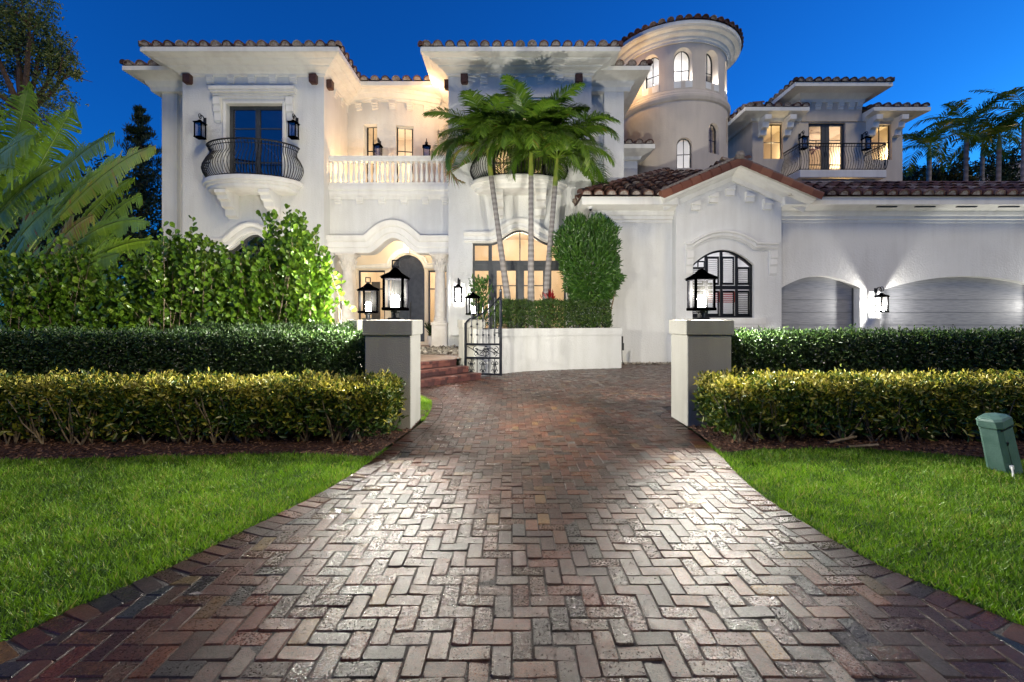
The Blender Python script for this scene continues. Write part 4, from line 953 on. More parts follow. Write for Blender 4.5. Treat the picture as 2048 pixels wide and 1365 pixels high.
for k in range(1, 4): u = gw['a']+W*k/4; mb.prism([(u-.035, gw['zb']), (u+.035, gw['zb']), (u+.035, gw['zt'](u)), (u-.035, gw['zt'](u))], mpB, .125, .22)
w = mb.build('window', 'blackframe', villa)
g = MB()
for p, q in zip(us2, us2[1:]): g.poly([mpB(p, gw['zb'], .17), mpB(q, gw['zb'], .17), mpB(q, gw['zt'](q), .17), mpB(p, gw['zt'](p), .17)])
g.build('pane', 'glass', w)
mb = MB()
for k in range(4):
    a = gw['a']+W*k/4+.05; b = gw['a']+W*(k+1)/4-.05
    for (za, zb2) in ((gw['zb']+.07, zm-.1), (zm+.1, min(gw['zt'](a), gw['zt'](b))-.1)):
        for (p, q, r_, s_) in ((a, a+.05, za, zb2), (b-.05, b, za, zb2), (a, b, za, za+.08), (a, b, zb2-.08, zb2)): mb.box(p, q, DGG+.22, DGG+.25, r_, s_)
        z = za+.11
        while z < zb2-.1:
            mb.m = 1 if k in (1, 2) else 0
            mb.poly([(a+.05, DGG+.2, z-.012), (b-.05, DGG+.2, z-.012), (b-.05, DGG+.27, z+.025), (a+.05, DGG+.27, z+.025)]); mb.m = 0
            z += .07
mb.build('shutters', ['blackframe', 'plate'], villa)
interior(villa, BX0+.05, BX1-.05, DGG+.35, DGG+3, 1.2, Z(480, DGG), 'coolroom'); light('room_light', (X(1446, 18), DGG+1.6, 3.9), 26, (1, .97, .94), .2)
mb = MB(); mb.box(X(1420, 18), X(1480, 18), 18.4, 18.5, 2.3, 2.75); mb.build('red_wall_panel', mat('red_panel', (.4, .03, .03), .6), villa)
# dome cameras on the soffit
for px, py in ((1683, 409), (1181, 419)):
    mb = MB(); c = (X(px, 16.3), 16.3, Z(py, 16.3)); mb.lathe([(.09, .12), (.09, .04), (.06, 0)], c, 12); k = mb.build('security_camera', 'plate', None, smooth=True)
    tag(k, 'small white dome camera under the garage eave right of the gable' if px > 1500 else 'small white dome camera at the left corner of the garage eave', 'camera')
    mb = MB(); mb.lathe([(.055, 0), (.05, -.03), (.03, -.055), (0, -.062)], c, 10); mb.build('lens_dome', 'blackframe', k, smooth=True)

# ================================================================== LANTERNS
def lantern_cage(parent, mb, w, z0, z1, roof, gm, lit, bulbr=.018, ring_top=True):
    """four-sided glazed lantern centred on the z axis of parent"""
    t = .017; zb = z0
    for sx in (-1, 1):
        for sy in (-1, 1): mb.box(sx*(w-t), sx*(w+t), sy*(w-t), sy*(w+t), z0+.002, z1+.004)
    mb.bevbox(-w-.03, w+.03, -w-.03, w+.03, z0-.035, z0+.012, .008)
    for z in (z1-.005,): mb.bevbox(-w-.04, w+.04, -w-.04, w+.04, z, z+.03, .008)
    a = [mb.v((sx*(w+.055), sy*(w+.055), z1+.025)) for sx, sy in ((-1,-1),(1,-1),(1,1),(-1,1))]
    m_ = [mb.v((sx*(w*.55), sy*(w*.55), z1+.025+roof*.55)) for sx, sy in ((-1,-1),(1,-1),(1,1),(-1,1))]
    b = [mb.v((sx*.03, sy*.03, z1+.025+roof)) for sx, sy in ((-1,-1),(1,-1),(1,1),(-1,1))]
    for k in range(4): mb.f((a[k], a[(k+1)%4], m_[(k+1)%4], m_[k])); mb.f((m_[k], m_[(k+1)%4], b[(k+1)%4], b[k]))
    mb.f(a[::-1]); mb.f(b)
    fr = mb.build('frame', 'lanternblack', parent)
    for sx, sy in ((0, -1), (1, 0), (0, 1), (-1, 0)):
        g = MB(); q = w-t
        if sx: g.poly([(sx*w, -q, z0+.02), (sx*w, q, z0+.02), (sx*w, q, z1-.004), (sx*w, -q, z1-.004)])
        else: g.poly([(-q, sy*w, z0+.02), (q, sy*w, z0+.02), (q, sy*w, z1-.004), (-q, sy*w, z1-.004)])
        g.build('glass_pane', gm, parent)
    g = MB()
    for (x, y) in ((-.035, -.02), (.035, -.02), (0, .04)): g.lathe([(bulbr, 0), (bulbr, .1), (bulbr*1.3, .13), (bulbr*.9, .17), (0, .2)], (x, y, z0+.012), 7)
    g.build('bulb' if lit else 'candle', 'bulb' if lit else 'candle', parent)
    return fr

PL = empty('post_lantern', (0, 0, 0))
mb = MB(); mb.bevbox(-.1, .1, -.1, .1, 0, .03, .01); mb.lathe([(.05, .03), (.05, .1), (.075, .115), (.075, .14)], (0, 0, 0), 12); mb.build('mount', 'metal', PL)
mb = MB(); zt = .14 + .48 + .025 + .14
for a, b in (((-.05, 0, zt+.02), (-.05, 0, zt+.12)), ((.05, 0, zt+.02), (.05, 0, zt+.12)), ((-.056, 0, zt+.12), (.056, 0, zt+.12)), ((-.056, 0, zt+.02), (.056, 0, zt+.02))): mb.tube([a, b], .011, 4)
mb.box(-.02, .02, -.02, .02, zt-.02, zt+.02)
mb.build('finial', 'metal', PL)
lantern_cage(PL, MB(), .14, .175, .14+.48, .14, 'lampglass', True, .024)
snapshot(PL)
POSTG = 'lit black lanterns on the white piers'
px1, px2, px3, px4 = (-1.78, 6.96), (2.95, 7.1), (-3.1, 9.8), (-1.13, 13.1)
tag(PL, 'lit black post lantern on the front pier left of the driveway', 'lantern', POSTG); PL.location = (px1[0], px1[1], 1.602)
copy_thing(PL, (px2[0], px2[1], 1.602), 0, 'lit black post lantern on the front pier right of the driveway', POSTG)
copy_thing(PL, (px3[0], px3[1], 1.602), R(38), 'lit black post lantern on the rear pier, in front of the entrance side window', POSTG)
copy_thing(PL, (px4[0], px4[1], 1.602), R(20), 'lit black post lantern behind the open iron gate, on the pier right of the steps', POSTG)
for (p, e) in ((px1, 1.0), (px2, 1.1), (px3, .6), (px4, .05)): light('lantern_light', (p[0], p[1], 1.602+.38), LP*e, (1, .945, .80), .05)

WLn = empty('wall_lantern', (0, 0, 0))
mb = MB(); mb.bevbox(-.06, .06, -.02, 0, -.02, .3, .008)
mb.tube([(0, -.01, .2), (0, -.1, .3), (0, -.2, .32), (0, -.28, .24), (0, -.28, .14)], .02, 6)
mb.tube([(0, -.28+.08*math.sin(2*PI*k/14), .24+.09*math.cos(2*PI*k/14)) for k in range(15)], .014, 5)
mb.build('arm', 'metal', WLn)
body = empty('lantern_body', (0, -.28, 0)); body.parent = WLn
KEEP_Y = -.28
def wl_body(parent, lit):
    mb = MB(); lantern_cage(parent, mb, .125, -.56, -.04, .12, 'walllampglass' if lit else 'coldglass', lit, .02)
# keep the cage centred on the hanging point by shifting its meshes
def shift_children(par, dy):
    for o in [x for x in bpy.data.objects if x.parent == par and x.type == 'MESH']:
        if o.name.split('.')[0] in ('frame', 'glass_pane', 'bulb', 'candle'): o.data.transform(Matrix.Translation((0, dy, 0)))
bpy.data.objects.remove(body)
WL2 = empty('wall_lantern', (0, 0, 0))
arm2 = bpy.data.objects['arm'].copy(); C.objects.link(arm2); arm2.parent = WL2
wl_body(WLn, True); shift_children(WLn, -.28); wl_body(WL2, False); shift_children(WL2, -.28)
snapshot(WLn); snapshot(WL2)
WG = 'black wall lanterns on the villa'
lit = [((X(918, DW), DW, Z(575, DW)), 22, 'lit black wall lantern between the portico column and the big front window'),
       ((X(400, DW), DW, Z(565, DW)), 130, 'lit black wall lantern glowing through the big leafy hedge on the left'),
       ((X(1751, DG), DG, Z(593, DG)), 130, 'lit black wall lantern between the two garage doors'),
       ((X(2152, DG), DG, Z(593, DG)), 200, 'lit black wall lantern right of the wide garage door, outside the picture')]  # out of view, added to brighten the right part of the garage wall
for k, (p, e, lb) in enumerate(lit):
    if k == 0: WLn.location = p; tag(WLn, lb, 'lantern', WG)
    else: copy_thing(WLn, p, 0, lb, WG, 'lantern')
    light('wall_lantern_light', (p[0], p[1]-.28, p[2]-.3), e, (1, .96, .86), .04)
unlit = [((X(407, DW)+.06, DW, Z(252, DW)), 0, 'unlit black wall lantern left of the dark balcony door'),
         ((X(591, DW)+.06, DW, Z(252, DW)), 0, 'unlit black wall lantern right of the dark balcony door'),
         ((X(761, 19.8), 19.72, Z(298, 19.8)), 0, 'unlit black wall lantern between the two windows of the balustraded terrace'),
         ((X(853, 19.8), 19.8, Z(298, 19.8)), .2, 'unlit black wall lantern at the right end of the balustraded terrace, beside the palm'),
         ((X(1599, DR), DR-.02, Z(280, DR)), 0, 'unlit black wall lantern left of the lit doors on the far right balcony'),
         ((X(1722, DR)+.05, DR, Z(281, DR)), 0, 'unlit black wall lantern right of the lit doors on the far right balcony'),
         ((X(962, DW), DW, Z(262, DW)), 0, 'unlit black wall lantern half hidden by palm fronds on the centre wing')]
for k, (p, rz, lb) in enumerate(unlit):
    if k == 0: WL2.location = p; tag(WL2, lb, 'lantern', WG)
    else: copy_thing(WL2, p, rz, lb, WG, 'lantern')

# ================================================================== PIERS, LOW WALLS, GATE, STEPS
def pier(x0, x1, y0, y1, h, label, rz=0, z0=0, mt='pillar', name='gate_pier'):
    cx, cy = (x0+x1)/2, (y0+y1)/2; t = empty(name, (0, 0, 0), label, 'pier', 'white stucco lantern piers')
    mb = MB(); a, b = (x1-x0)/2, (y1-y0)/2; mb.bevbox(-a, a, -b, b, z0, h-.23, .012); mb.build('shaft', mt, t)
    mb = MB(); mb.bevbox(-a-.03, a+.03, -b-.03, b+.03, h-.23, h, .012); mb.build('cap', mt, t)
    t.location = (cx, cy, 0); t.rotation_euler = (0, 0, rz); return t
pier(-2.14, -1.47, 6.62, 7.32, 1.6, 'square stucco pier with lantern at the left of the driveway mouth')
pier(2.62, 3.28, 6.8, 7.5, 1.6, 'square stucco pier with lantern at the right of the driveway mouth')
pier(-3.42, -2.78, 9.5, 10.1, 1.6, 'white pier behind the left hedge, mostly hidden by the front pier', R(38))
pier(-1.48, -.88, 12.85, 13.45, 1.6, 'white pier right of the brick steps, behind the open iron gate', R(20))
mb = MB(); mb.bevbox(-16, -5.6, 8.35, 8.6, 0, 1.2, .01); lw = mb.build('garden_wall', 'lowwall'); tag(lw, 'low white garden wall behind the dark hedge at far left', 'wall')
mb = MB(); mb.bevbox(-16.03, -5.57, 8.32, 8.63, 1.2, 1.37, .01); mb.build('coping', 'lowwall', lw)
# planter wall: bowed, with a cap band
def ribbon(mb, path, th, z0, z1):
    P = [Vector(p) for p in path]; n = len(P); A = []
    for k in range(n):
        d = (P[min(k+1, n-1)] - P[max(k-1, 0)]).normalized(); nn = Vector((d.y, -d.x))
        f = P[k] + nn*th*.0; b = P[k] - nn*th
        A.append([mb.v((f.x, f.y, z0)), mb.v((f.x, f.y, z1)), mb.v((b.x, b.y, z1)), mb.v((b.x, b.y, z0))])
    for a, b in zip(A, A[1:]):
        for k in range(4): mb.f((a[k], b[k], b[(k+1)%4], a[(k+1)%4]))
    mb.f(A[0]); mb.f(A[-1][::-1])
def bez(pts, n=20):
    out = []
    P = [Vector(p) for p in pts]
    for i in range(len(P)-1):
        p0 = P[max(i-1, 0)]; p1 = P[i]; p2 = P[i+1]; p3 = P[min(i+2, len(P)-1)]
        for k in range(n):
            t = k/n; out.append(.5*((2*p1) + (p2-p0)*t + (2*p0-5*p1+4*p2-p3)*t*t + (3*p1-p0-3*p2+p3)*t**3))
    out.append(P[-1]); return out
ppath = bez([(-.95, 12.75), (-.3, 13.45), (.45, 14.1), (1.8, 14.62), (3.62, 15.05)], 6)
mb = MB(); ribbon(mb, [tuple(p) for p in ppath], .22, 0, 1.1); ribbon(mb, [(3.62, 15.05), (3.6, 16.69)], .22, 0, 1.1)
pw = mb.build('planter_wall', 'lowwall'); tag(pw, 'bowed white planter wall below the palms, right of the open gate', 'wall')
mb = MB(); off = [(p[0] + .02*.5, p[1] - .025) for p in ppath]; ribbon(mb, off, .27, 1.1, 1.33); ribbon(mb, [(3.645, 15.03), (3.63, 16.67)], .27, 1.1, 1.33); mb.build('cap', 'lowwall', pw)
mb = MB(); mb.f([mb.v((p[0], p[1]+.15, 1.2)) for p in ppath] + [mb.v(p) for p in ((3.5, 17.4, 1.2), (-2.4, 17.4, 1.0))]); sb = mb.build('planter_soil', 'mulch'); tag(sb, kind='structure')

# steps: three brick risers running diagonally between the two rear piers
sdir = Vector((1.15, 1.32, 0)).normalized(); snor = Vector((-sdir.y, sdir.x, 0))
st = empty('brick_steps', (-2.0, 11, 0), 'three dark red brick steps rising to the entrance patio', 'steps')
P0 = Vector((-3.2, 9.55, 0))
M['stepbrick'] = ramp_mat('step_brick', [(0, (.04, .016, .014)), (.5, (.10, .034, .026)), (1, (.17, .065, .045))], .5, 0, bump=.3, bscale=60, noise_mix=.6, nscale=16)
for k in range(3):
    L = 3.6 - .12*k; base = P0 + snor*(.36*k) ; mb = MB(); z0, z1 = .17*k, .17*(k+1)
    nb = int(L/.105)
    mb.t = .05
    q = [base+snor*.01, base+sdir*L+snor*.01, base+sdir*L+snor*.6, base+snor*.6]
    lo = [mb.v((v.x, v.y, z0)) for v in q]; hi = [mb.v((v.x, v.y, z1-.008)) for v in q]
    mb.f(hi)
    for j in range(4): mb.f((lo[j], lo[(j+1)%4], hi[(j+1)%4], hi[j]))
    for j in range(nb):
        mb.t = random.random(); a = base + sdir*(L*j/nb+.004); b = base + sdir*(L*(j+1)/nb-.004); o = snor*-.015
        w = [a+o, b+o, b+snor*.2, a+snor*.2]
        l_ = [mb.v((v.x, v.y, z1-.062)) for v in w]; h_ = [mb.v((v.x, v.y, z1)) for v in w]; mb.f(h_); mb.f(l_[::-1])
        for i in range(4): mb.f((l_[i], l_[(i+1)%4], h_[(i+1)%4], h_[i]))
    nb2 = int(L/.2)
    for j in range(nb2):
        mb.t = random.random(); a = base + sdir*(L*j/nb2+.004) ; b = base + sdir*(L*(j+1)/nb2-.004)
        w = [a, b, b+snor*.05, a+snor*.05]; l_ = [mb.v((v.x, v.y, z0+.01)) for v in w]; h_ = [mb.v((v.x, v.y, z1-.07)) for v in w]
        for i in range(4): mb.f((l_[i], l_[(i+1)%4], h_[(i+1)%4], h_[i]))
    mb.build('step', 'stepbrick', st)
# patio behind the steps
e0 = P0 + snor*1.0; e1 = P0 + sdir*3.2 + snor*1.0
mb = MB(); mb.f([mb.v(p) for p in ((e0.x-3, e0.y-1.5, .50), (e0.x, e0.y, .505), (e1.x, e1.y, .505), (-1.2, 13.2, .505), (-2.0, 17.0, .505), (-2.5, 20, .52), (-14, 20, .52), (-14, 10.5, .5))])
M['patio'] = mat('patio_paving', (.42, .3, .22), .5, 0, (.3, .2, .14), 5, .2, 40)
pt = mb.build('patio', 'patio'); tag(pt, kind='structure')

# gate leaf of wrought iron, standing open
def scroll(mb, c, r, a0, turns, du, r2=.009, s=1, n=22):
    pts = []
    for k in range(n+1):
        t = k/n; a = a0 + s*turns*2*PI*t; rr = r*(1-.82*t); pts.append(c + du*(math.cos(a)*rr) + Vector((0, 0, math.sin(a)*rr)))
    mb.tube(pts, r2, 4)
gate = empty('iron_gate', (-1.32, 12.75, 0), 'black wrought iron gate leaf with scrollwork, standing open by the steps', 'gate')
ga = Vector((-1.30, 12.72, .06)); gd = Vector((.995, -.16, 0)).normalized(); GW = 1.0
G = lambda u, z: ga + gd*u + Vector((0, 0, z))
topz = lambda u: 1.62 + .72*(1-math.cos(PI/2*min(1, max(0, (u-.04))/.9)))
mb = MB(); mb.tube([G(0, 0), G(0, 1.45)], .035, 4); mb.tube([G(GW, 0), G(GW, 2.32)], .04, 4); mb.lathe([(.035, 0), (.04, .04), (.02, .07), (.012, .15), (0, .18)], tuple(G(GW, 2.32)), 8)
for z in (.03, .48, .86): mb.tube([G(0, z), G(GW, z)], .028, 4)
mb.tube([G(0, 1.45)] + [G(u, 1.45+.12*min(1, u/.12) + .62*(max(0, u-.12)/.88)**1.6) for u in [k/20*.96+.03 for k in range(21)]], .024, 4)
mb.build('frame', 'gate', gate)
for k in range(1, 6):
    u = GW*k/6; tp = 1.57 + .62*(max(0, u-.12)/.88)**1.6 + .14; mb = MB(); mb.tube([G(u, .86), G(u, tp)], .015, 5); mb.lathe([(.015, 0), (.03, .04), (.012, .08), (.02, .1), (0, .2)], tuple(G(u, tp)), 6)
    for z in (1.12, tp-.36): mb.lathe([(0, -.06), (.035, 0), (0, .06)], tuple(G(u, z)), 6)
    mb.tube([G(u, .03), G(u, .48)], .013, 4)
    mb.build('bar', 'gate', gate)
mb = MB()
for u, s in ((.3, 1), (.55, -1), (.62, 1), (.86, -1)):
    if u in (.55, .62): mb.tube([G(.3, .72), G(.45, .68), G(.62, .72), G(.86, .6)], .01, 4)
    scroll(mb, G(u, .72), .09, PI*.5, 1.2, gd, .011, s); scroll(mb, G(u+.02*s, .6), .07, -PI*.5, 1.1, gd, .011, -s)
mb.tube([G(.05, .8), G(.2, .72), G(.4, .56), G(.6, .52)], .012, 4); mb.tube([G(.42, .6), G(.58, .74), G(.74, .76), G(.95, .6)], .012, 4)
mb.build('scrollwork', 'gate', gate)
for u in (.17, .5, .83):
    mb = MB()
    for s in (-1, 1):
        scroll(mb, G(u+.07*s, .34), .055, PI*.5, 1.1, gd, .01, s); scroll(mb, G(u+.06*s, .13), .05, -PI*.5, 1.0, gd, .01, -s)
        mb.tube([G(u, .05), G(u+.05*s, .2), G(u+.02*s, .33)], .012, 4)
    mb.build('scrollwork', 'gate', gate)
mb = MB()
scroll(mb, G(.62, 1.42), .07, 0, 1.2, gd, .012, 1); scroll(mb, G(.62, 1.57), .07, PI, 1.2, gd, .012, 1); scroll(mb, G(.85, 1.95), .08, 0, 1.3, gd, .012, 1)
mb.tube([G(.5, 1.3), G(.5, 1.68)], .012, 4); mb.tube([G(.5, 1.3), G(GW, 1.3)], .013, 4)
mb.build('scrollwork', 'gate', gate)
mb = MB(); p = G(GW-.02, 1.18); mb.box(p.x-.05, p.x+.06, p.y-.03, p.y+.03, p.z-.12, p.z+.16); mb.tube([p+Vector((-.02, -.03, 0)), p+Vector((-.02, -.1, 0)), p+Vector((-.17, -.1, .0))], .016, 5); mb.build('latch', 'gate', gate)

# ================================================================== GROUND, DRIVEWAY, LAWN, BEDS
mb = MB(); mb.poly([(-1500, -60, -.05), (1500, -60, -.05), (1500, 2500, -.05), (-1500, 2500, -.05)]); tag(mb.build('ground', 'soil'), kind='structure')
mb = MB(); mb.poly([(-60, -60, -.03), (60, -60, -.03), (60, -2.5, -.03), (-60, -2.5, -.03)]); tag(mb.build('road', 'asphalt'), kind='structure')
Ledge = [(-7.5, .1), (-4.4, .78), (-3.2, 1.42), (-2.62, 2.1), (-2.40, 2.586), (-2.21, 2.94), (-2.03, 3.47), (-1.85, 3.96), (-1.68, 4.6), (-1.56, 5.45), (-1.46, 6.5), (-1.40, 7.3), (-1.47, 8.3), (-1.62, 9.0), (-2.0, 9.6), (-2.8, 10.0)]
Redge = [(7.5, .1), (4.6, .85), (3.35, 1.6), (2.78, 2.2), (2.55, 2.647), (2.39, 3.0), (2.30, 3.64), (2.28, 4.16), (2.34, 4.7), (2.46, 5.4), (2.58, 6.4), (2.6, 7.0), (2.7, 7.6), (3.2, 8.0), (4.2, 8.15), (15, 8.2)]
Lp = [np.array(p) for p in bez(Ledge, 8)]; Rp = [np.array(p) for p in bez(Redge, 8)]
poly_dr = [(-7.5, -2.4)] + [tuple(p) for p in Lp] + [(-1.2, 12.6), (1, 16.72), (15, 16.72)] + [tuple(p) for p in Rp[::-1]] + [(7.5, -2.4)]
def in_poly(pts, poly):
    x, y = pts[:, 0], pts[:, 1]; ins = np.zeros(len(pts), bool); j = len(poly)-1
    for i in range(len(poly)):
        xi, yi = poly[i]; xj, yj = poly[j]
        c = ((yi > y) != (yj > y)) & (x < (xj-xi)*(y-yi)/((yj-yi) if abs(yj-yi) > 1e-12 else 1e-12) + xi); ins ^= c; j = i
    return ins
def dist_edge(pts):
    best = np.full(len(pts), 1e9); bn = np.zeros((len(pts), 2)); bp = np.zeros((len(pts), 2))
    for E, sg in ((Lp, 1), (Rp, -1)):
        for a, b in zip(E, E[1:]):
            d = b-a; L2 = (d**2).sum(); t = np.clip(((pts-a)@d)/L2, 0, 1); q = a + t[:, None]*d; r = pts-q; ds = np.hypot(r[:, 0], r[:, 1])
            m = ds < best; best[m] = ds[m]; nn = np.array([d[1], -d[0]])*sg/math.sqrt(L2); bn[m] = nn; bp[m] = q[m]
    return best, bn, bp
# herringbone cells of 0.1 m
PW = .1015
xs, ys = np.meshgrid(np.arange(-76, 150), np.arange(-24, 166)); rs = (xs - ys) % 4
hm = rs == 0; vm = rs == 3
cen = np.concatenate([np.stack([(xs[hm]+1)*PW, (ys[hm]+.5)*PW], 1), np.stack([(xs[vm]+.5)*PW, (ys[vm]+1)*PW], 1)])
isH = np.concatenate([np.ones(hm.sum(), bool), np.zeros(vm.sum(), bool)])
BORD = .205
ds, bn, bp = dist_edge(cen); ins = in_poly(cen, poly_dr)
keep = ins | (ds < .12); cen, isH, ds, bn, bp, ins = cen[keep], isH[keep], ds[keep], bn[keep], bp[keep], ins[keep]
sd = np.where(ins, ds, -ds)
full = sd > BORD + .13; part = (~full) & (sd > BORD - .1)
PCOL = np.array([(.12, .045, .03), (.16, .055, .035), (.10, .04, .035), (.2, .085, .045), (.13, .07, .05), (.085, .06, .055), (.055, .055, .062), (.27, .17, .06), (.17, .075, .055), (.10, .07, .06)])
PWt = np.array([.16, .13, .12, .11, .13, .12, .06, .035, .08, .055])
def brick_batch(cx, cy, hl, hw, ang, rg):
    """rounded-corner chamfered bricks, returns verts (n*16,3), quads"""
    n = len(cx); ch = .0045
    ring8 = lambda l, w, c: np.stack([np.stack([-l+c, -w], -1), np.stack([l-c, -w], -1), np.stack([l, -w+c], -1), np.stack([l, w-c], -1), np.stack([l-c, w], -1), np.stack([-l+c, w], -1), np.stack([-l, w-c], -1), np.stack([-l, -w+c], -1)], 1)
    l, w = hl - .0025, hw - .0025
    rr = rg.uniform(.003, .012, n)
    A = ring8(l, w, rr); B = ring8(l - ch, w - ch, rr)
    jt = rg.normal(size=(n, 8, 2))*.0012; A = A + jt; B = B + jt*1.0 + rg.normal(size=(n, 8, 2))*.001
    zt = rg.normal(size=n)*.0018; tx, ty = rg.normal(size=n)*.022, rg.normal(size=n)*.022
    def place(P, dz):
        c, s = np.cos(ang)[:, None], np.sin(ang)[:, None]
        x = P[:, :, 0]*c - P[:, :, 1]*s; y = P[:, :, 0]*s + P[:, :, 1]*c
        z = zt[:, None] + dz + x*tx[:, None] + y*ty[:, None]
        return np.stack([x+cx[:, None], y+cy[:, None], z], -1)
    V = np.concatenate([place(A, -.03), place(A, -.007), place(B, 0.0)], 1)
    q = []
    for lvl in (0, 8):
        for k in range(8): q.append((lvl+k, lvl+(k+1) % 8, lvl+8+(k+1) % 8, lvl+8+k))
    q += [(16, 17, 18, 19), (16, 19, 20, 23), (20, 21, 22, 23)]
    Q = (np.array(q)[None] + (np.arange(n)*24)[:, None, None]).reshape(-1, 4)
    return V.reshape(-1, 3), Q
def pcols(n, rg, P):
    # patches of one blend run through the paving
    idx = rg.choice(len(PCOL), n, p=PWt/PWt.sum()); c = PCOL[idx]*rg.uniform(.7, 1.3, (n, 1)); g = c.mean(1, keepdims=True); g = c.mean(0)[None]; c = (c*.92 + g*.08)*.36*np.array([1.25, 1.0, .78]) 
    return c
rg = np.random.default_rng(5)
c1 = cen[full]; n1 = len(c1); ang = np.where(isH[full], 0, PI/2) + rg.normal(size=n1)*.006
V1, Q1 = brick_batch(c1[:, 0], c1[:, 1], np.full(n1, PW), np.full(n1, PW/2), ang, rg); K1 = np.repeat(pcols(n1, rg, c1), 24, 0)
# border course laid across the edge
bx, by, ba, bl = [], [], [], []
for E, sg in ((Lp, 1), (Rp, -1)):
    acc = 0.0; pos = []; prev = E[0]; 
    seg = [np.hypot(*(b-a)) for a, b in zip(E, E[1:])]; tot = sum(seg); s = PW/2
    cum = np.concatenate([[0], np.cumsum(seg)]); EE = np.array(E)
    while s < tot:
        i = min(np.searchsorted(cum, s) - 1, len(seg)-1); i = max(i, 0); t = (s-cum[i])/seg[i]; p = EE[i]*(1-t) + EE[i+1]*t; d = (EE[i+1]-EE[i])/seg[i]; nn = np.array([d[1], -d[0]])*sg
        bx.append(p[0]+nn[0]*PW); by.append(p[1]+nn[1]*PW); ba.append(math.atan2(nn[1], nn[0])); s += PW*1.03
n2 = len(bx); V2, Q2 = brick_batch(np.array(bx), np.array(by), np.full(n2, PW), np.full(n2, PW/2), np.array(ba) + rg.normal(size=n2)*.01, rg)
cb = pcols(n2, rg, None); K2 = np.repeat(cb*.9, 24, 0)
VV = np.concatenate([V1, V2]); QQ = np.concatenate([Q1, Q2+len(V1)]); KK = np.concatenate([K1, K2])
# cut bricks against the border
cv, cq, ck = [], [], []; base = len(VV)
for (cx_, cy_), h_, n_, p_, dd_ in zip(cen[part], isH[part], bn[part], bp[part], sd[part]):
    hl, hw = (PW-.0035, PW/2-.0035) if h_ else (PW/2-.0035, PW-.0035)
    poly = [(cx_-hl, cy_-hw), (cx_+hl, cy_-hw), (cx_+hl, cy_+hw), (cx_-hl, cy_+hw)]
    fs = [((x-p_[0])*n_[0] + (y-p_[1])*n_[1]) - (BORD+.004) for x, y in poly]; out = []
    for k in range(4):
        a, b, fa, fb = poly[k], poly[(k+1) % 4], fs[k], fs[(k+1) % 4]
        if fa >= 0: out.append(a)
        if (fa >= 0) != (fb >= 0): t = fa/(fa-fb); out.append((a[0]+(b[0]-a[0])*t, a[1]+(b[1]-a[1])*t))
    if len(out) < 3: continue
    A_ = sum(out[k][0]*out[(k+1) % len(out)][1] - out[(k+1) % len(out)][0]*out[k][1] for k in range(len(out)))/2
    if A_ < .0012: continue
    while len(out) < 6:
        k = max(range(len(out)), key=lambda k: (out[k][0]-out[(k+1) % len(out)][0])**2 + (out[k][1]-out[(k+1) % len(out)][1])**2)
        a, b = out[k], out[(k+1) % len(out)]; out.insert(k+1, ((a[0]+b[0])/2, (a[1]+b[1])/2))
    mx, my = sum(o[0] for o in out)/6, sum(o[1] for o in out)/6; z = rg.normal()*.0015
    i0 = base + len(cv)
    for (x, y) in out: cv.append((x, y, -.03))
    for (x, y) in out: cv.append((x, y, -.006+z))
    for (x, y) in out: l = math.hypot(x-mx, y-my)+1e-6; k_ = max(0, 1-.006/l); cv.append((mx+(x-mx)*k_, my+(y-my)*k_, z))
    for lv in (0, 6):
        for k in range(6): cq.append((i0+lv+k, i0+lv+(k+1) % 6, i0+lv+6+(k+1) % 6, i0+lv+6+k))
    cq.append((i0+12, i0+13, i0+14, i0+15)); cq.append((i0+12, i0+15, i0+16, i0+17))
    c = PCOL[rg.choice(len(PCOL), p=PWt/PWt.sum())]*rg.uniform(.7, 1.3)*.36; ck += [c]*18
VV = np.concatenate([VV, np.array(cv)]); QQ = np.concatenate([QQ, np.array(cq)]); KK = np.concatenate([KK, np.array(ck)])
VV[:, 2] += .004
al = np.concatenate([np.repeat(1 + rg.normal(size=n1)*.06, 24), np.repeat(1 + rg.normal(size=n2)*.06, 24), np.ones(len(KK)-24*(n1+n2))])
KK4 = np.concatenate([KK, al[:, None]], 1)
dv = np_mesh('driveway', VV, QQ, 'paver', None, col=KK4); tag(dv, kind='structure')
mb = MB(); mb.f([mb.v((x, y, -.0025)) for x, y in poly_dr]); tag(mb.build('paver_bed', 'joint'), kind='structure')   # sand between the bricks

# mulch beds under the front hedges and the inner verge
mulchL = [(-12, 5.15), (-6, 5.12), (-4.2, 5.3), (-2.6, 5.42), (-1.62, 5.3), (-1.45, 6.6), (-1.45, 8.0), (-12, 8.3)]
mulchR = [(2.52, 5.45), (3.1, 5.6), (4.3, 5.62), (5.2, 5.35), (6.5, 4.95), (12, 4.7), (12, 8.15), (2.7, 8.0), (2.62, 6.6)]
for pl in (mulchL, mulchR):
    mb = MB(); mb.f([mb.v((x, y, .012)) for x, y in pl]); tag(mb.build('mulch_bed', 'mulch'), kind='structure')
    n = 16000; P = np.stack([RG.uniform(-8.5, -1.3, n) if pl is mulchL else RG.uniform(2.3, 8.5, n), RG.uniform(4.6, 7.0, n), RG.uniform(.012, .035, n)], 1)
    P = P[in_poly(P, pl)]; d = RG.normal(size=(len(P), 3)); d[:, 2] *= .25
    tag(leaves('mulch_chips', P, .05, .35, 'chips', None, 'leaf', d, nrm=np.tile([0, 0, 1.], (len(P), 1))), kind='stuff')
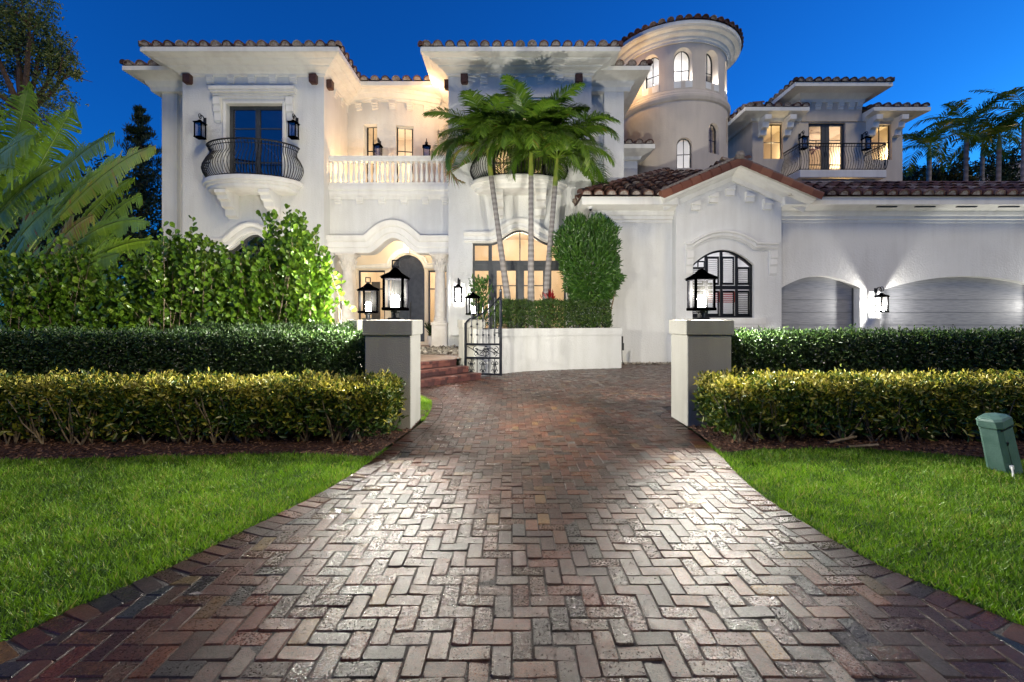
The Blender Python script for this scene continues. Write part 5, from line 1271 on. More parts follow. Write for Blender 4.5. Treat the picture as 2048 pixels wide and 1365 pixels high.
# lawn blades
def in_drive(P):
    d, _, _ = dist_edge(P); i = in_poly(P, poly_dr); return i & (d > -.0)
def lawn(x0, x1, y0, y1, n, excl, lbl, seed, incl=None):
    rg = np.random.default_rng(seed); u = rg.uniform(0, 1, n); y = y0 + (y1-y0)*u**1.35
    P = np.stack([rg.uniform(x0, x1, n), y], 1)
    k = ~in_poly(P, poly_dr)
    for e in excl: k &= ~in_poly(P, e)
    P = P[k]; n = len(P)
    cl = np.sin(P[:, 0]*7+np.sin(P[:, 1]*5)*2)*np.sin(P[:, 1]*8+1.3*np.sin(P[:, 0]*4)) ; cl2 = np.sin(P[:, 0]*2.1+1)*np.sin(P[:, 1]*2.7+P[:, 0])
    hh = (.042 + .010*cl + .006*rg.normal(size=n)) * np.clip(1, 0, 1)
    P3 = np.concatenate([P, np.full((n, 1), -.006)], 1)
    d = rg.normal(size=(n, 3))*.62; d[:, 2] = 1.0
    t = .40 + .15*cl + .13*cl2 + rg.normal(size=n)*.3; t[rg.uniform(size=n) < .035] = .99
    return leaves('lawn', P3, np.clip(hh, .02, .08)*1.1, .17, 'grass', None, 'blade', d, tint=np.clip(t, 0, .999), rg=rg)
tag(lawn(-8.2, -1.3, .8, 5.6, 300000, [mulchL], '', 1), kind='stuff')
tag(lawn(2.1, 8.4, .9, 5.9, 280000, [mulchR], '', 2), kind='stuff')
vr = lawn(-2.6, -1.2, 7.2, 9.9, 26000, [[(-9, 0), (-1.45, 0), (-1.45, 7.6), (-9, 8.1)]], '', 3); tag(vr, kind='stuff')

# ================================================================== HEDGES
def stems(mb, x0, x1, y0, y1, n, h, spread=.35, r=.011, rg=random):
    for _ in range(n):
        bx = rg.uniform(x0, x1); by = rg.uniform(y0, y1); k = rg.randint(2, 4)
        for _ in range(k):
            a = rg.uniform(0, 2*PI); s = spread*rg.uniform(.3, 1.2); p = [Vector((bx, by, 0))]
            for j in range(1, 5): f = j/4; p.append(Vector((bx+math.cos(a)*s*f**.8 + rg.uniform(-.02, .02), by+math.sin(a)*s*f*.5, h*f + rg.uniform(-.02, .02))))
            mb.tube(p, [r, r*.9, r*.75, r*.6, r*.4], 4, False)
def hedge(name, x0, x1, y0, y1, z1, n, L, asp, mt, label, zlo=.0, nst=0, core=.14, tintf=None, grp=None, sth=.6, depth=.06, up=.5, bumpy=.03, faces='ftlr', zbase=0):
    t = empty(name, ((x0+x1)/2, (y0+y1)/2, 0), label, 'hedge', grp)
    P, N = box_shell(n, x0, x1, y0, y1, zlo, z1, depth, .035, faces)
    low = np.clip((P[:, 2]-zbase)/.5, 0, 1)
    if nst:
        gaps = np.sin(P[:, 0]*4.1+1)*np.sin(P[:, 2]*11+P[:, 0]*3) + .6*np.sin(P[:, 0]*13+P[:, 2]*7)
        keepm = RG.uniform(size=len(P)) < np.clip(.10 + .9*low**1.6 + .20*gaps, .03, 1); P, N = P[keepm], N[keepm]
        stray = RG.uniform(size=len(P)) < .02; P[stray] += N[stray]*RG.uniform(.02, .09, (stray.sum(), 1))
    P = P + N*(.03*np.sin(P[:, 0]*6.3+P[:, 1]*4)*np.sin(P[:, 2]*8+P[:, 0]*2.1))[:, None]
    P = P + RG.normal(size=P.shape)*bumpy*.5
    d = N*.7 + RG.normal(size=P.shape)*.8 + np.array([0, 0, up]); 
    tint = RG.beta(1.6, 2.0, len(P)) if tintf is None else tintf(P)
    Ls = L*(1 + (.55*(1-np.clip((P[:, 2]-zbase)/.6, 0, 1)) if nst else 0)) if nst else L
    leaves('foliage', P, Ls, asp, mt, t, 'leaf', d, nrm=N, tint=tint)
    if core is not None:
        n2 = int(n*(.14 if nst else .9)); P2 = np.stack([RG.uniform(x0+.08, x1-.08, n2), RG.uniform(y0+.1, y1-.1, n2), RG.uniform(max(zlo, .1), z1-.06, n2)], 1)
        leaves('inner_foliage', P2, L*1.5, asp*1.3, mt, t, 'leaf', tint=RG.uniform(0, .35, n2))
    if nst:
        mb = MB(); stems(mb, x0+.15, x1-.15, y0+.0, y0+.3, nst, sth); mb.build('stems', 'stem', t)
    return t
FH = 'clipped variegated front hedges'; BH = 'clipped dark green back hedges'
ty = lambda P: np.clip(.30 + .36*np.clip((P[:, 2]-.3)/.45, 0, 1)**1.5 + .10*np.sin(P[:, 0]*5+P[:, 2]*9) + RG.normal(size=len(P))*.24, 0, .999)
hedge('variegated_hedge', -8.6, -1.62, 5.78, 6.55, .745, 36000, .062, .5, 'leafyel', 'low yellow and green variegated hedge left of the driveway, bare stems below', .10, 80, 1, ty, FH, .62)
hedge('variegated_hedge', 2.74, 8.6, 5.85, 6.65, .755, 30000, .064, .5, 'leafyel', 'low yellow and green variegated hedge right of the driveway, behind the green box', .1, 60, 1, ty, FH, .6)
hedge('clipped_hedge', -9.4, -2.2, 6.9, 7.75, 1.36, 34000, .05, .5, 'leafhedge', 'dark clipped green hedge behind the left variegated hedge', .05, 0, 1, None, BH)
hedge('clipped_hedge', 3.30, 9.4, 7.0, 7.8, 1.36, 30000, .05, .5, 'leafhedge', 'dark clipped green hedge behind the right variegated hedge', .05, 0, 1, None, BH)
hedge('clipped_hedge', -6.6, -3.25, 8.9, 9.7, 1.44, 12000, .055, .5, 'leafhedge', 'second clipped green hedge below the big leafy hedge, behind the dark one', .6, 0, 1, None, BH)
# sprigs over the hedge ends by the piers
for (cx, cy, cz, s, lb) in ((-1.6, 6.35, .72, .17, 'l'), (2.72, 6.3, .66, .17, 'r')):
    pass

# tall clusia hedge: three bushes grown together
def clusia(cx, cy, wx, wy, zt, n, label, seed):
    rg = np.random.default_rng(seed); t = empty('clusia_bush', (cx, cy, 0), label, 'bush', 'tall large leaved bushes behind the left hedges')
    P, D, Tn = [], [], []; mb = MB()
    nsh = int(n*1.45/26)
    for _ in range(nsh):
        bx = cx + rg.uniform(-wx, wx)*.95; by = cy + rg.uniform(-wy, wy); hx = zt(bx) * rg.uniform(.55, 1.06)
        top = np.array([bx + rg.normal()*.18, by - abs(rg.normal())*.12, hx]); z0 = rg.uniform(.5, max(.6, hx-1.0)); bot = np.array([bx + rg.normal()*.34, by, z0])
        ln = np.linalg.norm(top-bot); k = int(26*min(1.3, max(.4, ln/1.1)))
        tt = np.sort(rg.uniform(.05, 1, k)); q = bot + (top-bot)*tt[:, None]; a = rg.uniform(0, 2*PI, k)
        d = np.stack([np.cos(a), np.sin(a)-.2, np.full(k, .75) + tt*.5], 1)
        P.append(q + norm(d)*.01); D.append(d); Tn.append(np.clip(rg.normal(.48, .2, k) + .12*(tt > .85), 0, .999))
        if rg.uniform() < .3: mb.tube([tuple(bot*[1, 1, .35]), tuple(bot), tuple((top+bot)/2+rg.normal(size=3)*.03), tuple(top)], [.014, .011, .008, .004], 4, False)
    P = np.concatenate(P); D = np.concatenate(D); Tn = np.concatenate(Tn)
    leaves('foliage', P, .118, .76, 'leafg', t, 'round', D, nrm=np.tile([0, -1., .25], (len(P), 1)), tint=Tn, rg=rg)
    mb.build('branches', 'stem', t)
zc = lambda x: 3.1 + .35*np.sin(x*2.3) + .25*np.sin(x*5.1+1) + .55*np.exp(-((x+5.15)/.3)**2) + .3*np.exp(-((x+6.7)/.4)**2) - .15*(x < -8)
clusia(-5.15, 10.15, .95, .55, lambda x: zc(x)+.1, 5200, 'tall bright leafy bush beside the portico, tallest sprig against the wall', 21)
clusia(-7.1, 10.3, 1.15, .6, zc, 6500, 'tall large leaved bush with the wall lantern glowing through it', 22)
clusia(-9.6, 10.4, 1.6, .6, lambda x: zc(x)-.15, 8500, 'tall large leaved bush below the giant leaves at far left', 23)

# conical shrub by the portico
def blob_shrub(name, label, cat, c, rad, n, L, asp, mt, fn, trunk=None, grp=None, seed=1, up=.4, tint=None, tmt='stem'):
    rg = np.random.default_rng(seed); t = empty(name, (c[0], c[1], 0), label, cat, grp)
    P = fn(rg, n); d = norm(P - np.array(c)) + rg.normal(size=P.shape)*.8 + [0, 0, up]
    leaves('foliage', P, L, asp, mt, t, 'leaf', d, tint=rg.beta(1.6, 1.8, len(P)) if tint is None else tint(rg, len(P)), rg=rg)
    if trunk:
        mb = MB()
        for tr in trunk: mb.tube(tr[0], tr[1], 6, False)
        mb.build('stems', tmt, t)
    return t
def cone_pts(cx, cy, z0, z1, r):
    def f(rg, n):
        h = 1 - np.sqrt(rg.uniform(0, 1, n)); a = rg.uniform(0, 2*PI, n); rr = r*(1-h)*np.sqrt(rg.uniform(.5, 1, n))*(1+.12*np.sin(a*5+h*9))
        return np.stack([cx+rr*np.cos(a), cy+rr*np.sin(a), z0+(z1-z0)*h], 1)
    return f
cs = (X(628, 15.5), 15.5, 1.5)
blob_shrub('conical_shrub', 'dark cone shaped shrub at the wing corner, behind the leafy bushes', 'shrub', cs, 1, 7000, .09, .35, 'leafpod', cone_pts(cs[0], cs[1], .3, Z(535, 15.5), .75), [([(cs[0], cs[1], .3), (cs[0], cs[1], 2.5)], [.04, .01])], seed=3)
light('ground_uplight', (X(646, 17), 16.9, 1.15), 22, (1, .97, .93), .06)
mb = MB(); mb.lathe([(.06, 0), (.07, .12), (.04, .16)], (X(646, 17), 16.9, .52), 10); up_ = mb.build('ground_light', 'metal'); tag(up_, 'small black uplight at the corner of the left wing, behind the conical shrub', 'light')

# planter hedge, tall shrub and red plant
hedge('planter_hedge', -.55, 3.3, 15.35, 15.95, Z(605, 15.5), 15000, .075, .42, 'leafhedge', 'clipped hedge growing in the white planter beneath the palms', 1.3, 10, 1, lambda P: np.clip(RG.normal(.62, .25, len(P)), 0, .999), None, 1.6, zbase=1.2)
def tall(rg, n):
    h = rg.uniform(0, 1, n); a = rg.uniform(0, 2*PI, n); w = np.interp(h, [0, .12, .3, .6, .9, 1], [.62, .8, 1.0, 1.08, 1.0, .75]); rr = w*(rg.uniform(0, 1, n)**.4)*(1+.08*np.sin(a*4+h*12)+.06*np.sin(h*30+a))
    sx = np.sign(np.cos(a))*np.abs(np.cos(a))**.75; return np.stack([X(1180, 15.5)+.98*rr*sx + .12*np.sin(h*7), 15.7+.42*rr*np.sin(a), Z(602, 15.5) + (Z(440, 15.5)-Z(602, 15.5))*h + .12*np.sin(sx*6)*(h > .8)], 1)
sx_ = X(1180, 15.5)
blob_shrub('tall_shrub', 'tall upright dark green shrub clipped into a block at the planter end', 'shrub', (sx_, 15.7, 3.2), 1, 12500, .19, .26, 'leafpod', tall, [([(sx_+dx, 15.7, 1.2), (sx_+dx*1.5, 15.7, 2.6), (sx_+dx*1.6, 15.7, 4.2)], [.03, .025, .01]) for dx in (-.5, -.3, -.1, .05, .2, .42, .6)], seed=5, up=.5)
def ti(rg, n):
    h = rg.uniform(0, 1, n); return np.stack([X(1097, 16.2)+rg.normal(size=n)*.07, 16.2+rg.normal(size=n)*.07, 1.5+h*.95], 1)
blob_shrub('red_ti_plant', 'slender red leaved plant between the right palm trunk and the tall shrub', 'plant', (X(1097, 16.2), 16.2, 1.4), 1, 220, .3, .32, 'red', ti, [([(X(1097, 16.2), 16.2, 1.2), (X(1097, 16.2), 16.2, 2.4)], [.02, .01])], seed=6, up=1.4)
def wp(rg, n):
    h = rg.uniform(0, 1, n); return np.stack([X(962, 16.6)+rg.normal(size=n)*.16, 16.6+rg.normal(size=n)*.12, 1.4+h*1.7], 1)
blob_shrub('window_shrub', 'slim broad leaved shrub in front of the lit window, behind the gate', 'shrub', (X(962, 16.6), 16.6, 1.4), 1, 420, .2, .42, 'leafpod', wp, [([(X(962, 16.6), 16.6, 1.1), (X(960, 16.6), 16.6, 3.0)], [.02, .008])], seed=7)
# pebbles and spiky plant by the entrance
light('planter_uplight', (1.0, 16.2, 1.6), 24, (1, .97, .86), .45)  # no fixture: fill added to brighten the wing wall behind the palms
n = 2600; P = np.stack([RG.uniform(-3.6, -1.7, n), RG.uniform(14.3, 17.3, n), np.full(n, .52)], 1); tag(leaves('pebbles', P, .13, .9, 'pebble', None, 'round', nrm=np.tile([0, 0, 1.], (n, 1)), dirs=RG.normal(size=(n, 3))*[1, 1, .35]), kind='stuff')
n = 2500; P = np.stack([RG.uniform(3.7, 6.0, n), RG.uniform(16.3, 16.7, n), np.full(n, .01)], 1); tag(leaves('gravel', P, .06, .9, 'pebble', None, 'round', nrm=np.tile([0, 0, 1.], (n, 1)), dirs=RG.normal(size=(n, 3))*[1, 1, .35]), kind='stuff')
def spk(rg, n): return np.stack([X(866, 18.6)+rg.normal(size=n)*.04, 18.6+rg.normal(size=n)*.04, .95+rg.uniform(0, .1, n)], 1)
sp = blob_shrub('potted_agave', 'spiky dark potted plant between the portico column and front door', 'plant', (X(866, 18.6), 18.6, .6), 1, 60, .5, .13, 'darktree', spk, None, seed=8, up=1.0)
mb = MB(); mb.lathe([(.12, 0), (.2, .1), (.24, .4), (.2, .42), (.18, .38)], (X(866, 18.6), 18.6, .52), 14); mb.build('pot', 'stone', sp)
# pipe and cables on the wall right of the planter
mb = MB(); mb.tube([(4.32, 16.6, 0), (4.32, 16.6, .42)], .05, 8); mb.lathe([(.06, 0), (.06, .05)], (4.32, 16.6, .42), 8); tag(mb.build('standpipe', 'plate'), 'short cream pipe standing against the garage wall right of the planter', 'pipe')
mb = MB(); mb.box(3.92, 4.06, 16.62, 16.69, .75, 1.0); mb.box(3.72, 3.84, 15.6, 15.72, .55, .8); mb.tube([(3.99, 16.66, .75), (3.99, 16.66, .3), (3.9, 16.5, .06), (4.1, 16.4, .03), (4.3, 16.45, .03)], .014, 5); mb.tube([(3.78, 15.66, .55), (3.8, 15.7, .2), (3.9, 15.9, .04)], .014, 5); tag(mb.build('outlet_cables', 'cable'), 'black cables and a small outlet on the wall by the planter end', 'cable')

# ================================================================== PALMS IN THE PLANTER
def frond(mt_name, base, az, L, rise, droop, parent, nl=34, ll=.62, w=.035, tint0=.4, rg=RG, leafdrop=.32, name='frond'):
    """feather frond: rachis + two rows of drooping leaflets, one mesh"""
    u = np.array([math.cos(az), math.sin(az), 0]); pts = []
    p = np.array(base, float); el = rise
    N = 16; step = L/N
    for k in range(N+1):
        pts.append(p.copy()); p = p + (u*math.cos(el) + np.array([0, 0, 1])*math.sin(el))*step; el -= droop/N*(1 + k/N*.9)
    pts = np.array(pts); V = []; Q = []; T = []
    def add(vs, t): i = len(V); V.extend(vs); T.extend([t]*4); Q.append((i, i+1, i+2, i+3))
    side = np.array([-u[1], u[0], 0])
    for k in range(N):
        r = .018*(1-k/N)+.005; a, b = pts[k], pts[k+1]; r2 = .018*(1-(k+1)/N)+.005
        add([a-side*r, a+side*r, b+side*r2, b-side*r2], .82); dn = np.array([0, 0, -1]); add([a-dn*r, a+dn*r, b+dn*r2, b-dn*r2], .82)
    for s in (-1, 1):
        for j in range(nl):
            f = .12 + .88*(j+rg.uniform(0, .8))/nl; q = f*N; i = min(int(q), N-1); o = pts[i] + (pts[i+1]-pts[i])*(q-i); dr = pts[i+1]-pts[i]; dr = dr/np.linalg.norm(dr)
            up = np.cross(side, dr); l = ll*math.sin(PI*min(1, .18+f*.75))*rg.uniform(.8, 1.15)
            d = side*s*1.0 + dr*(.55+.5*f) + up*rg.uniform(-.1, .35)*(-1 if up[2] < 0 else 1); d /= np.linalg.norm(d)
            m = o + d*l*.5 + np.array([0, 0, -1])*l*.08*leafdrop; e = o + d*l*.9 + np.array([0, 0, -1])*l*leafdrop*rg.uniform(.5, 1.0)
            pw = np.cross(d, up); pw = pw/max(np.linalg.norm(pw), 1e-6)*w/2 + up*w*.2*s
            t = min(.999, max(0, tint0 + rg.normal()*.14)); add([o-pw*.5, o+pw*.5, m+pw, m-pw], t); add([m-pw, m+pw, e+pw*.15, e-pw*.15], t)
    return V, Q, T
def palm(base, top, nfr, L, label, grp, seed, tr=(.13, .085), leafL=.80, shaft=1.0, cat='palm tree', droop=(1.3, 2.05), dead=0, tbase=.50, nl=66, w=.046, curve=0):
    rg = np.random.default_rng(seed); t = empty('palm_tree', base, label, cat, grp)
    b = np.array(base, float); e = np.array(top, float); mb = MB(); n = 60; rings = []
    for k in range(n+1):
        f = k/n; p = b + (e-b)*f + np.array([curve*math.sin(PI*f), 0, 0]); r = tr[0]+(tr[1]-tr[0])*min(1, f*1.4) + .03*max(0, .08-f)/.08 + (.005 if k % 2 else 0)
        mb.t = .25 if k % 2 else .75
        rings.append([mb.v((p[0]+r*math.cos(2*PI*j/12), p[1]+r*math.sin(2*PI*j/12), p[2])) for j in range(12)])
    for r0, r1 in zip(rings, rings[1:]):
        for j in range(12): mb.f((r0[j], r0[(j+1) % 12], r1[(j+1) % 12], r1[j]))
    mb.build('trunk', 'palmtrunk', t, smooth=True)
    d = (e-b); d = d/np.linalg.norm(d); s1 = e + d*shaft
    mb = MB(); mb.tube([tuple(e-d*.05), tuple(e+d*.12), tuple(e+d*shaft*.6), tuple(s1)], [tr[1], tr[1]*1.12, tr[1]*.85, tr[1]*.45], 10); mb.build('crownshaft', 'shaft', t, smooth=True)
    for k in range(nfr):
        az = 2*PI*k/nfr*1.0 + rg.uniform(-.25, .25) + (k % 3)*.4; lvl = (k % 4)/3
        V, Q, T = frond('palm', s1 - d*.08, az, L*rg.uniform(.85, 1.1), 1.22 - .68*lvl + rg.uniform(-.1, .1), rg.uniform(*droop) - .5*(1-lvl), t, nl, leafL, w, tbase + rg.normal()*.08, rg)
        np_mesh('frond', V, Q, 'palm', t, tint=T)
    for k in range(dead):
        V, Q, T = frond('palm', s1 - d*.15, PI*1.02, L*1.0, .55, 2.6, t, nl, leafL, w, .96, rg); np_mesh('frond', V, Q, 'palm', t, tint=T)
    return t
PG = 'slim palms growing from the planter'
palm((X(1024, 16.1), 16.1, 1.2), (X(982, 16.1), 16.1, Z(352, 16.1)), 24, 2.6, 'left palm of the planter, leaning left with one orange dying frond', PG, 31, dead=1)
palm((X(1062, 15.6), 15.6, 1.2), (X(1062, 15.6), 15.6, Z(352, 15.6)), 25, 2.5, 'middle palm of the planter with a straight vertical trunk', PG, 32)
palm((X(1086, 16.2), 16.2, 1.2), (X(1110, 16.0), 16.0, Z(372, 16.0)), 24, 2.6, 'right palm of the planter, leaning right over the garage corner', PG, 33)
# palms beyond the right wing
BP = 'palms beyond the villa at far right'
for k, (px, D, pyt, L, lb) in enumerate(((1850, 32, 322, 3.4, 'short dark palm right beside the far wing'), (1925, 34, 285, 3.9, 'tall dark palm in the middle of the far right group'), (1990, 33, 300, 3.6, 'dark palm in front of the neighbouring roof'), (2040, 31, 262, 4.2, 'tallest dark palm at the right edge of the picture'), (1958, 38, 312, 3.4, 'small hazy palm behind the far right group'))):
    palm((X(px, D), D, 0), (X(px, D)+.3, D, Z(pyt, D)), 12, L, lb, BP, 50+k, (.2, .14), .95, 1.0, tbase=.3, nl=30, w=.075)
light('garden_uplight', (-9.9, 11.3, 1.3), 120, (1, .95, .75), .1)  # lamp without a fixture, added to brighten the giant leaves from below
light('garden_light', (X(1975, 31), 29.0, 5.0), 420, (1, .62, .25), .2)

# ================================================================== LEFT BACKGROUND: giant leaves, trees
def giant_leaf(base, tip, W, bend, parent, seed, tint0=.45, face=(0, -1, .3), tear=.5):
    rg = np.random.default_rng(seed); b = np.array(base, float); e = np.array(tip, float); ax = e-b; L = np.linalg.norm(ax)
    pet = .36; N = 54; fc = np.array(face, float); fc /= np.linalg.norm(fc)
    def pt(f): return b + ax*f + np.array([0, 0, 1])*bend*math.sin(PI*f)**1.0*L*.25 + np.array([0, 0, -1])*max(0, f-.75)**2*L*1.2*bend
    mb = MB(); mb.tube([tuple(pt(f)) for f in np.linspace(0, 1, 14)], list(np.linspace(.035, .006, 14)), 6); mb.build('stalk', 'greenstem', parent)
    V, Q, T = [], [], []
    for s in (-1, 1):
        j = 0; sag = rg.uniform(.05, .3)
        for k in range(N):
            f0 = pet + (1-pet)*k/N; f1 = pet + (1-pet)*(k+1)/N; g0 = (f0-pet)/(1-pet); g1 = (f1-pet)/(1-pet)
            if rg.uniform() < tear: sag = rg.uniform(.0, .8)
            wj = rg.uniform(.86, 1.06)
            w0 = W*wj*math.sin(PI*min(1, g0*.93+.06))**.7; w1 = W*wj*math.sin(PI*min(1, g1*.93+.06))**.7
            o0, o1 = pt(f0), pt(f1); dr = o1-o0; dr /= np.linalg.norm(dr); sd_ = np.cross(dr, fc); sd_ /= np.linalg.norm(sd_)
            out = sd_*s + dr*.45; out /= np.linalg.norm(out)
            t = min(.999, max(0, tint0 + rg.normal()*.07)); prev0, prev1 = o0, o1
            for m in range(1, 4):
                h = m/3; wob = fc*(-.06*math.sin(h*PI)*W) ; dz = np.array([0, 0, -1])*sag*W*h*h
                gap = (.72 if m == 3 else .93)
                q0 = o0 + out*w0*h + dz - wob; q1 = o1 + out*w1*h + dz - wob; mid = (q0+q1)/2; q0 = mid+(q0-mid)*gap; q1 = mid+(q1-mid)*gap
                i = len(V); V += [prev0, prev1, q1, q0]; T += [t]*4; Q.append((i, i+1, i+2, i+3)); prev0, prev1 = q0, q1
    np_mesh('leaf_blade', V, Q, 'banana', parent, tint=T)
bop = empty('bird_of_paradise', (-10.5, 11.2, 0), 'clump of giant torn paddle leaves rising above the left bushes', 'plant')
def gl(bx, by, tx, ty, D0, D1, W, bend, seed, tint=.45, face=(0, -1, .3), tear=.5): giant_leaf((X(bx, D0), D0, Z(by, D0)), (X(tx, D1), D1, Z(ty, D1)), W, bend, bop, seed, tint, face, tear)
gl(-60, 560, 230, 255, 11.5, 10.5, .42, .25, 61, .42)
gl(20, 560, 312, 280, 11.2, 10.3, .36, .3, 62, .8, tear=.35)
gl(-20, 520, 150, 205, 12, 11.5, .55, .05, 63, .35, (.5, -1, 0))
gl(60, 600, 270, 345, 11.4, 10.8, .30, .35, 64, .55)
gl(90, 620, 285, 380, 11.3, 10.7, .28, .4, 65, .5)
gl(40, 600, 300, 430, 11.2, 10.2, .26, .45, 66, .4)
gl(-160, 500, 70, 260, 11, 10, .62, .3, 67, .5, (.1, -1, .6))
gl(-200, 420, 30, 330, 10.8, 9.8, .6, .2, 68, .55, (0, -1, .8))
gl(-40, 600, 60, 160, 12.5, 12.5, .5, .05, 69, .3, (.9, -1, 0))
gl(-100, 600, -10, 180, 12.2, 12, .5, .05, 70, .45, (.6, -1, 0))
gl(20, 640, 190, 420, 11, 10.2, .34, .4, 71, .93, tear=.4)
gl(-60, 640, 110, 400, 10.8, 9.9, .4, .3, 72, .45)
gl(-120, 600, 120, 320, 10.9, 10.4, .5, .35, 73, .6)
gl(60, 640, 240, 500, 10.9, 10.0, .3, .3, 74, .5)
gl(-30, 640, 50, 470, 10.6, 9.8, .34, .2, 75, .45)

gl(-20, 620, 255, 300, 11.6, 11.2, .42, .35, 76, .5)
gl(-60, 600, 200, 350, 11.9, 11.6, .45, .3, 77, .4)
gl(30, 650, 320, 470, 11.4, 10.8, .32, .4, 78, .5)
gl(-90, 640, 90, 250, 12.4, 12.2, .5, .15, 79, .4, (.4, -1, 0))
gl(-60, 650, 160, 470, 11.5, 11.0, .4, .3, 80, .45)
gl(100, 650, 250, 440, 12.0, 11.8, .38, .3, 81, .5)
light('garden_uplight', (-8.6, 11.6, 1.2), 70, (1, .93, .7), .15)  # another added fill under the giant leaves, no fixture there
def cloud_tree(name, label, base, top, blobs, n, L, asp, mt, seed, tr=.15, grp=None, limbs=True, cat='tree', tint=None):
    rg = np.random.default_rng(seed); t = empty(name, base, label, cat, grp); mb = MB(); b = Vector(base); tp = Vector(top)
    mid = (b+tp)/2 + Vector((rg.normal()*.2, 0, 0)); mb.tube([b, mid, tp], [tr, tr*.8, tr*.55], 8, False)
    for (c, r) in blobs:
        c = Vector(c); s = b + (tp-b)*.85; m = (s+c)/2 + Vector((rg.normal()*.2, rg.normal()*.2, .1)); mb.tube([s, m, c], [tr*.45, tr*.3, tr*.1], 5, False)
        for _ in range(5):
            e = c + Vector(rg.normal(size=3))*r*.6; mb.tube([m+(c-m)*rg.uniform(0, .8), e], [tr*.14, .008], 4, False)
    mb.build('trunk', 'bark', t)
    P = []; tot = sum(r**2 for _, r in blobs)
    for (c, r) in blobs:
        m = int(n*r*r/tot); k = max(4, m//26); cc = norm(rg.normal(size=(k, 3)))*(rg.uniform(.25, 1, (k, 1))**.5)*r*np.array([1, .8, .8]); q = cc[rg.integers(0, k, m)] + rg.normal(size=(m, 3))*r*.13; P.append(q + np.array(c))
    P = np.concatenate(P); leaves('crown', P, L, asp, mt, t, 'leaf', tint=rg.beta(1.5, 1.8, len(P)) if tint is None else tint, rg=rg); return t
D = 15
W_ = lambda px, py, D: (X(px, D), D, Z(py, D))
cloud_tree('oak_tree', 'tall small leaved tree at the upper left corner above the giant leaves', W_(60, 700, 15), W_(45, 150, 15), [(W_(30, 60, 15), 1.2), (W_(80, 90, 15), 1.0), (W_(-30, 40, 15), 1.2), (W_(60, 20, 14.5), .8), (W_(120, 120, 15), .65), (W_(100, 190, 15), .7), (W_(30, 130, 15.5), .7), (W_(70, 250, 15), .6), (W_(-60, 160, 15), 1.0), (W_(140, 140, 15), .4), (W_(5, 210, 15), .5)], 17000, .1, .5, 'oak', 81, .22)
# wispy conifer
def conif(rg, n):
    k = 90; h = rg.uniform(0, 1, k)**1.2; a = rg.uniform(0, 2*PI, k); ii = rg.integers(0, k, n); f = rg.uniform(0, 1, n); r = (1-h[ii])*1.5+.15
    cx, cy = X(282, 22), 22; z0, z1 = Z(420, 22), Z(222, 22)
    return np.stack([cx+np.cos(a[ii])*r*f+rg.normal(size=n)*.05, cy+np.sin(a[ii])*r*f, z0+(z1-z0)*h[ii] + r*f*.35 + rg.normal(size=n)*.05], 1)
blob_shrub('conifer', 'dark wispy conifer beside the left end of the villa', 'tree', (X(282, 22), 22, 6), 1, 8500, .22, .14, 'darktree', conif, [([(X(282, 22), 22, 0), (X(282, 22), 22, Z(225, 22))], [.2, .03])], seed=9, up=1.0, tmt='bark')
BT = 'dark trees behind the left garden'
for k, (px, py, D, r, lb) in enumerate(((250, 400, 21, 2.0, 'dark bushy tree close to the left corner of the villa'), (150, 430, 22, 2.2, 'dark bushy tree behind the giant leaves'), (30, 400, 23, 2.6, 'dark bushy tree at the left edge behind the giant leaves'), (-90, 380, 22, 2.6, 'dark bushy tree cut by the left edge of the picture'))):
    c = W_(px, py, D); bl = [((c[0]+dx*r, c[1], c[2]+dz*r), r*s) for dx, dz, s in ((0, .3, .8), (-.6, -.2, .7), (.5, -.3, .7), (.1, -.9, .9), (-.5, -1.2, .8), (.5, -1.3, .8))]
    cloud_tree('dark_tree', lb, (c[0], D, 0), c, bl, 9000, .2, .45, 'darktree', 90+k, .2, BT)
# trees and a lit neighbour house far right
for k, (px, py, D, r, lb) in enumerate(((1835, 372, 36, 1.7, 'low dark bush beside the far right wing'), (1900, 362, 37, 1.9, 'dark bush below the middle palm at far right'), (2000, 345, 40, 2.2, 'dark bush in front of the neighbouring house'))):
    c = W_(px, py, D); bl = [((c[0]+dx*r, c[1], c[2]+dz*r), r*s) for dx, dz, s in ((0, .3, .8), (-.6, -.2, .7), (.5, -.3, .7), (.1, -.9, .9))]
    cloud_tree('garden_bush', lb, (c[0], D, 0), c, bl, 5000, .3, .45, 'darktree', 120+k, .2, 'dark bushes beyond the villa at far right')
nb = empty('neighbour_house', (X(2050, 46), 48, 0), 'neighbouring house with pale tiled roof, warmly lit, behind the far right palms', 'house')
mb = MB(); mb.box(X(1965, 46), X(2300, 46), 46, 54, 0, Z(372, 46)); mb.build('wall', 'room', nb)
mb = MB(); mb.t = .8; a = [(X(1930, 45), 45, Z(376, 45)), (X(2320, 45), 45, Z(376, 45)), (X(2250, 50), 50, Z(310, 50)), (X(2075, 50), 50, Z(310, 50))]; mb.poly(a); mb.poly([a[0], a[3], (X(2075, 50), 55, a[3][2]), (X(1930, 45), 58, a[0][2])]); mb.box(X(1930, 45), X(2320, 45), 44.95, 45.2, Z(376, 45)-.3, Z(376, 45)); mb.build('roof', 'mortar', nb)
light('neighbour_light', (X(1990, 41), 41.5, 8.5), 420, (1, .7, .35), .3)

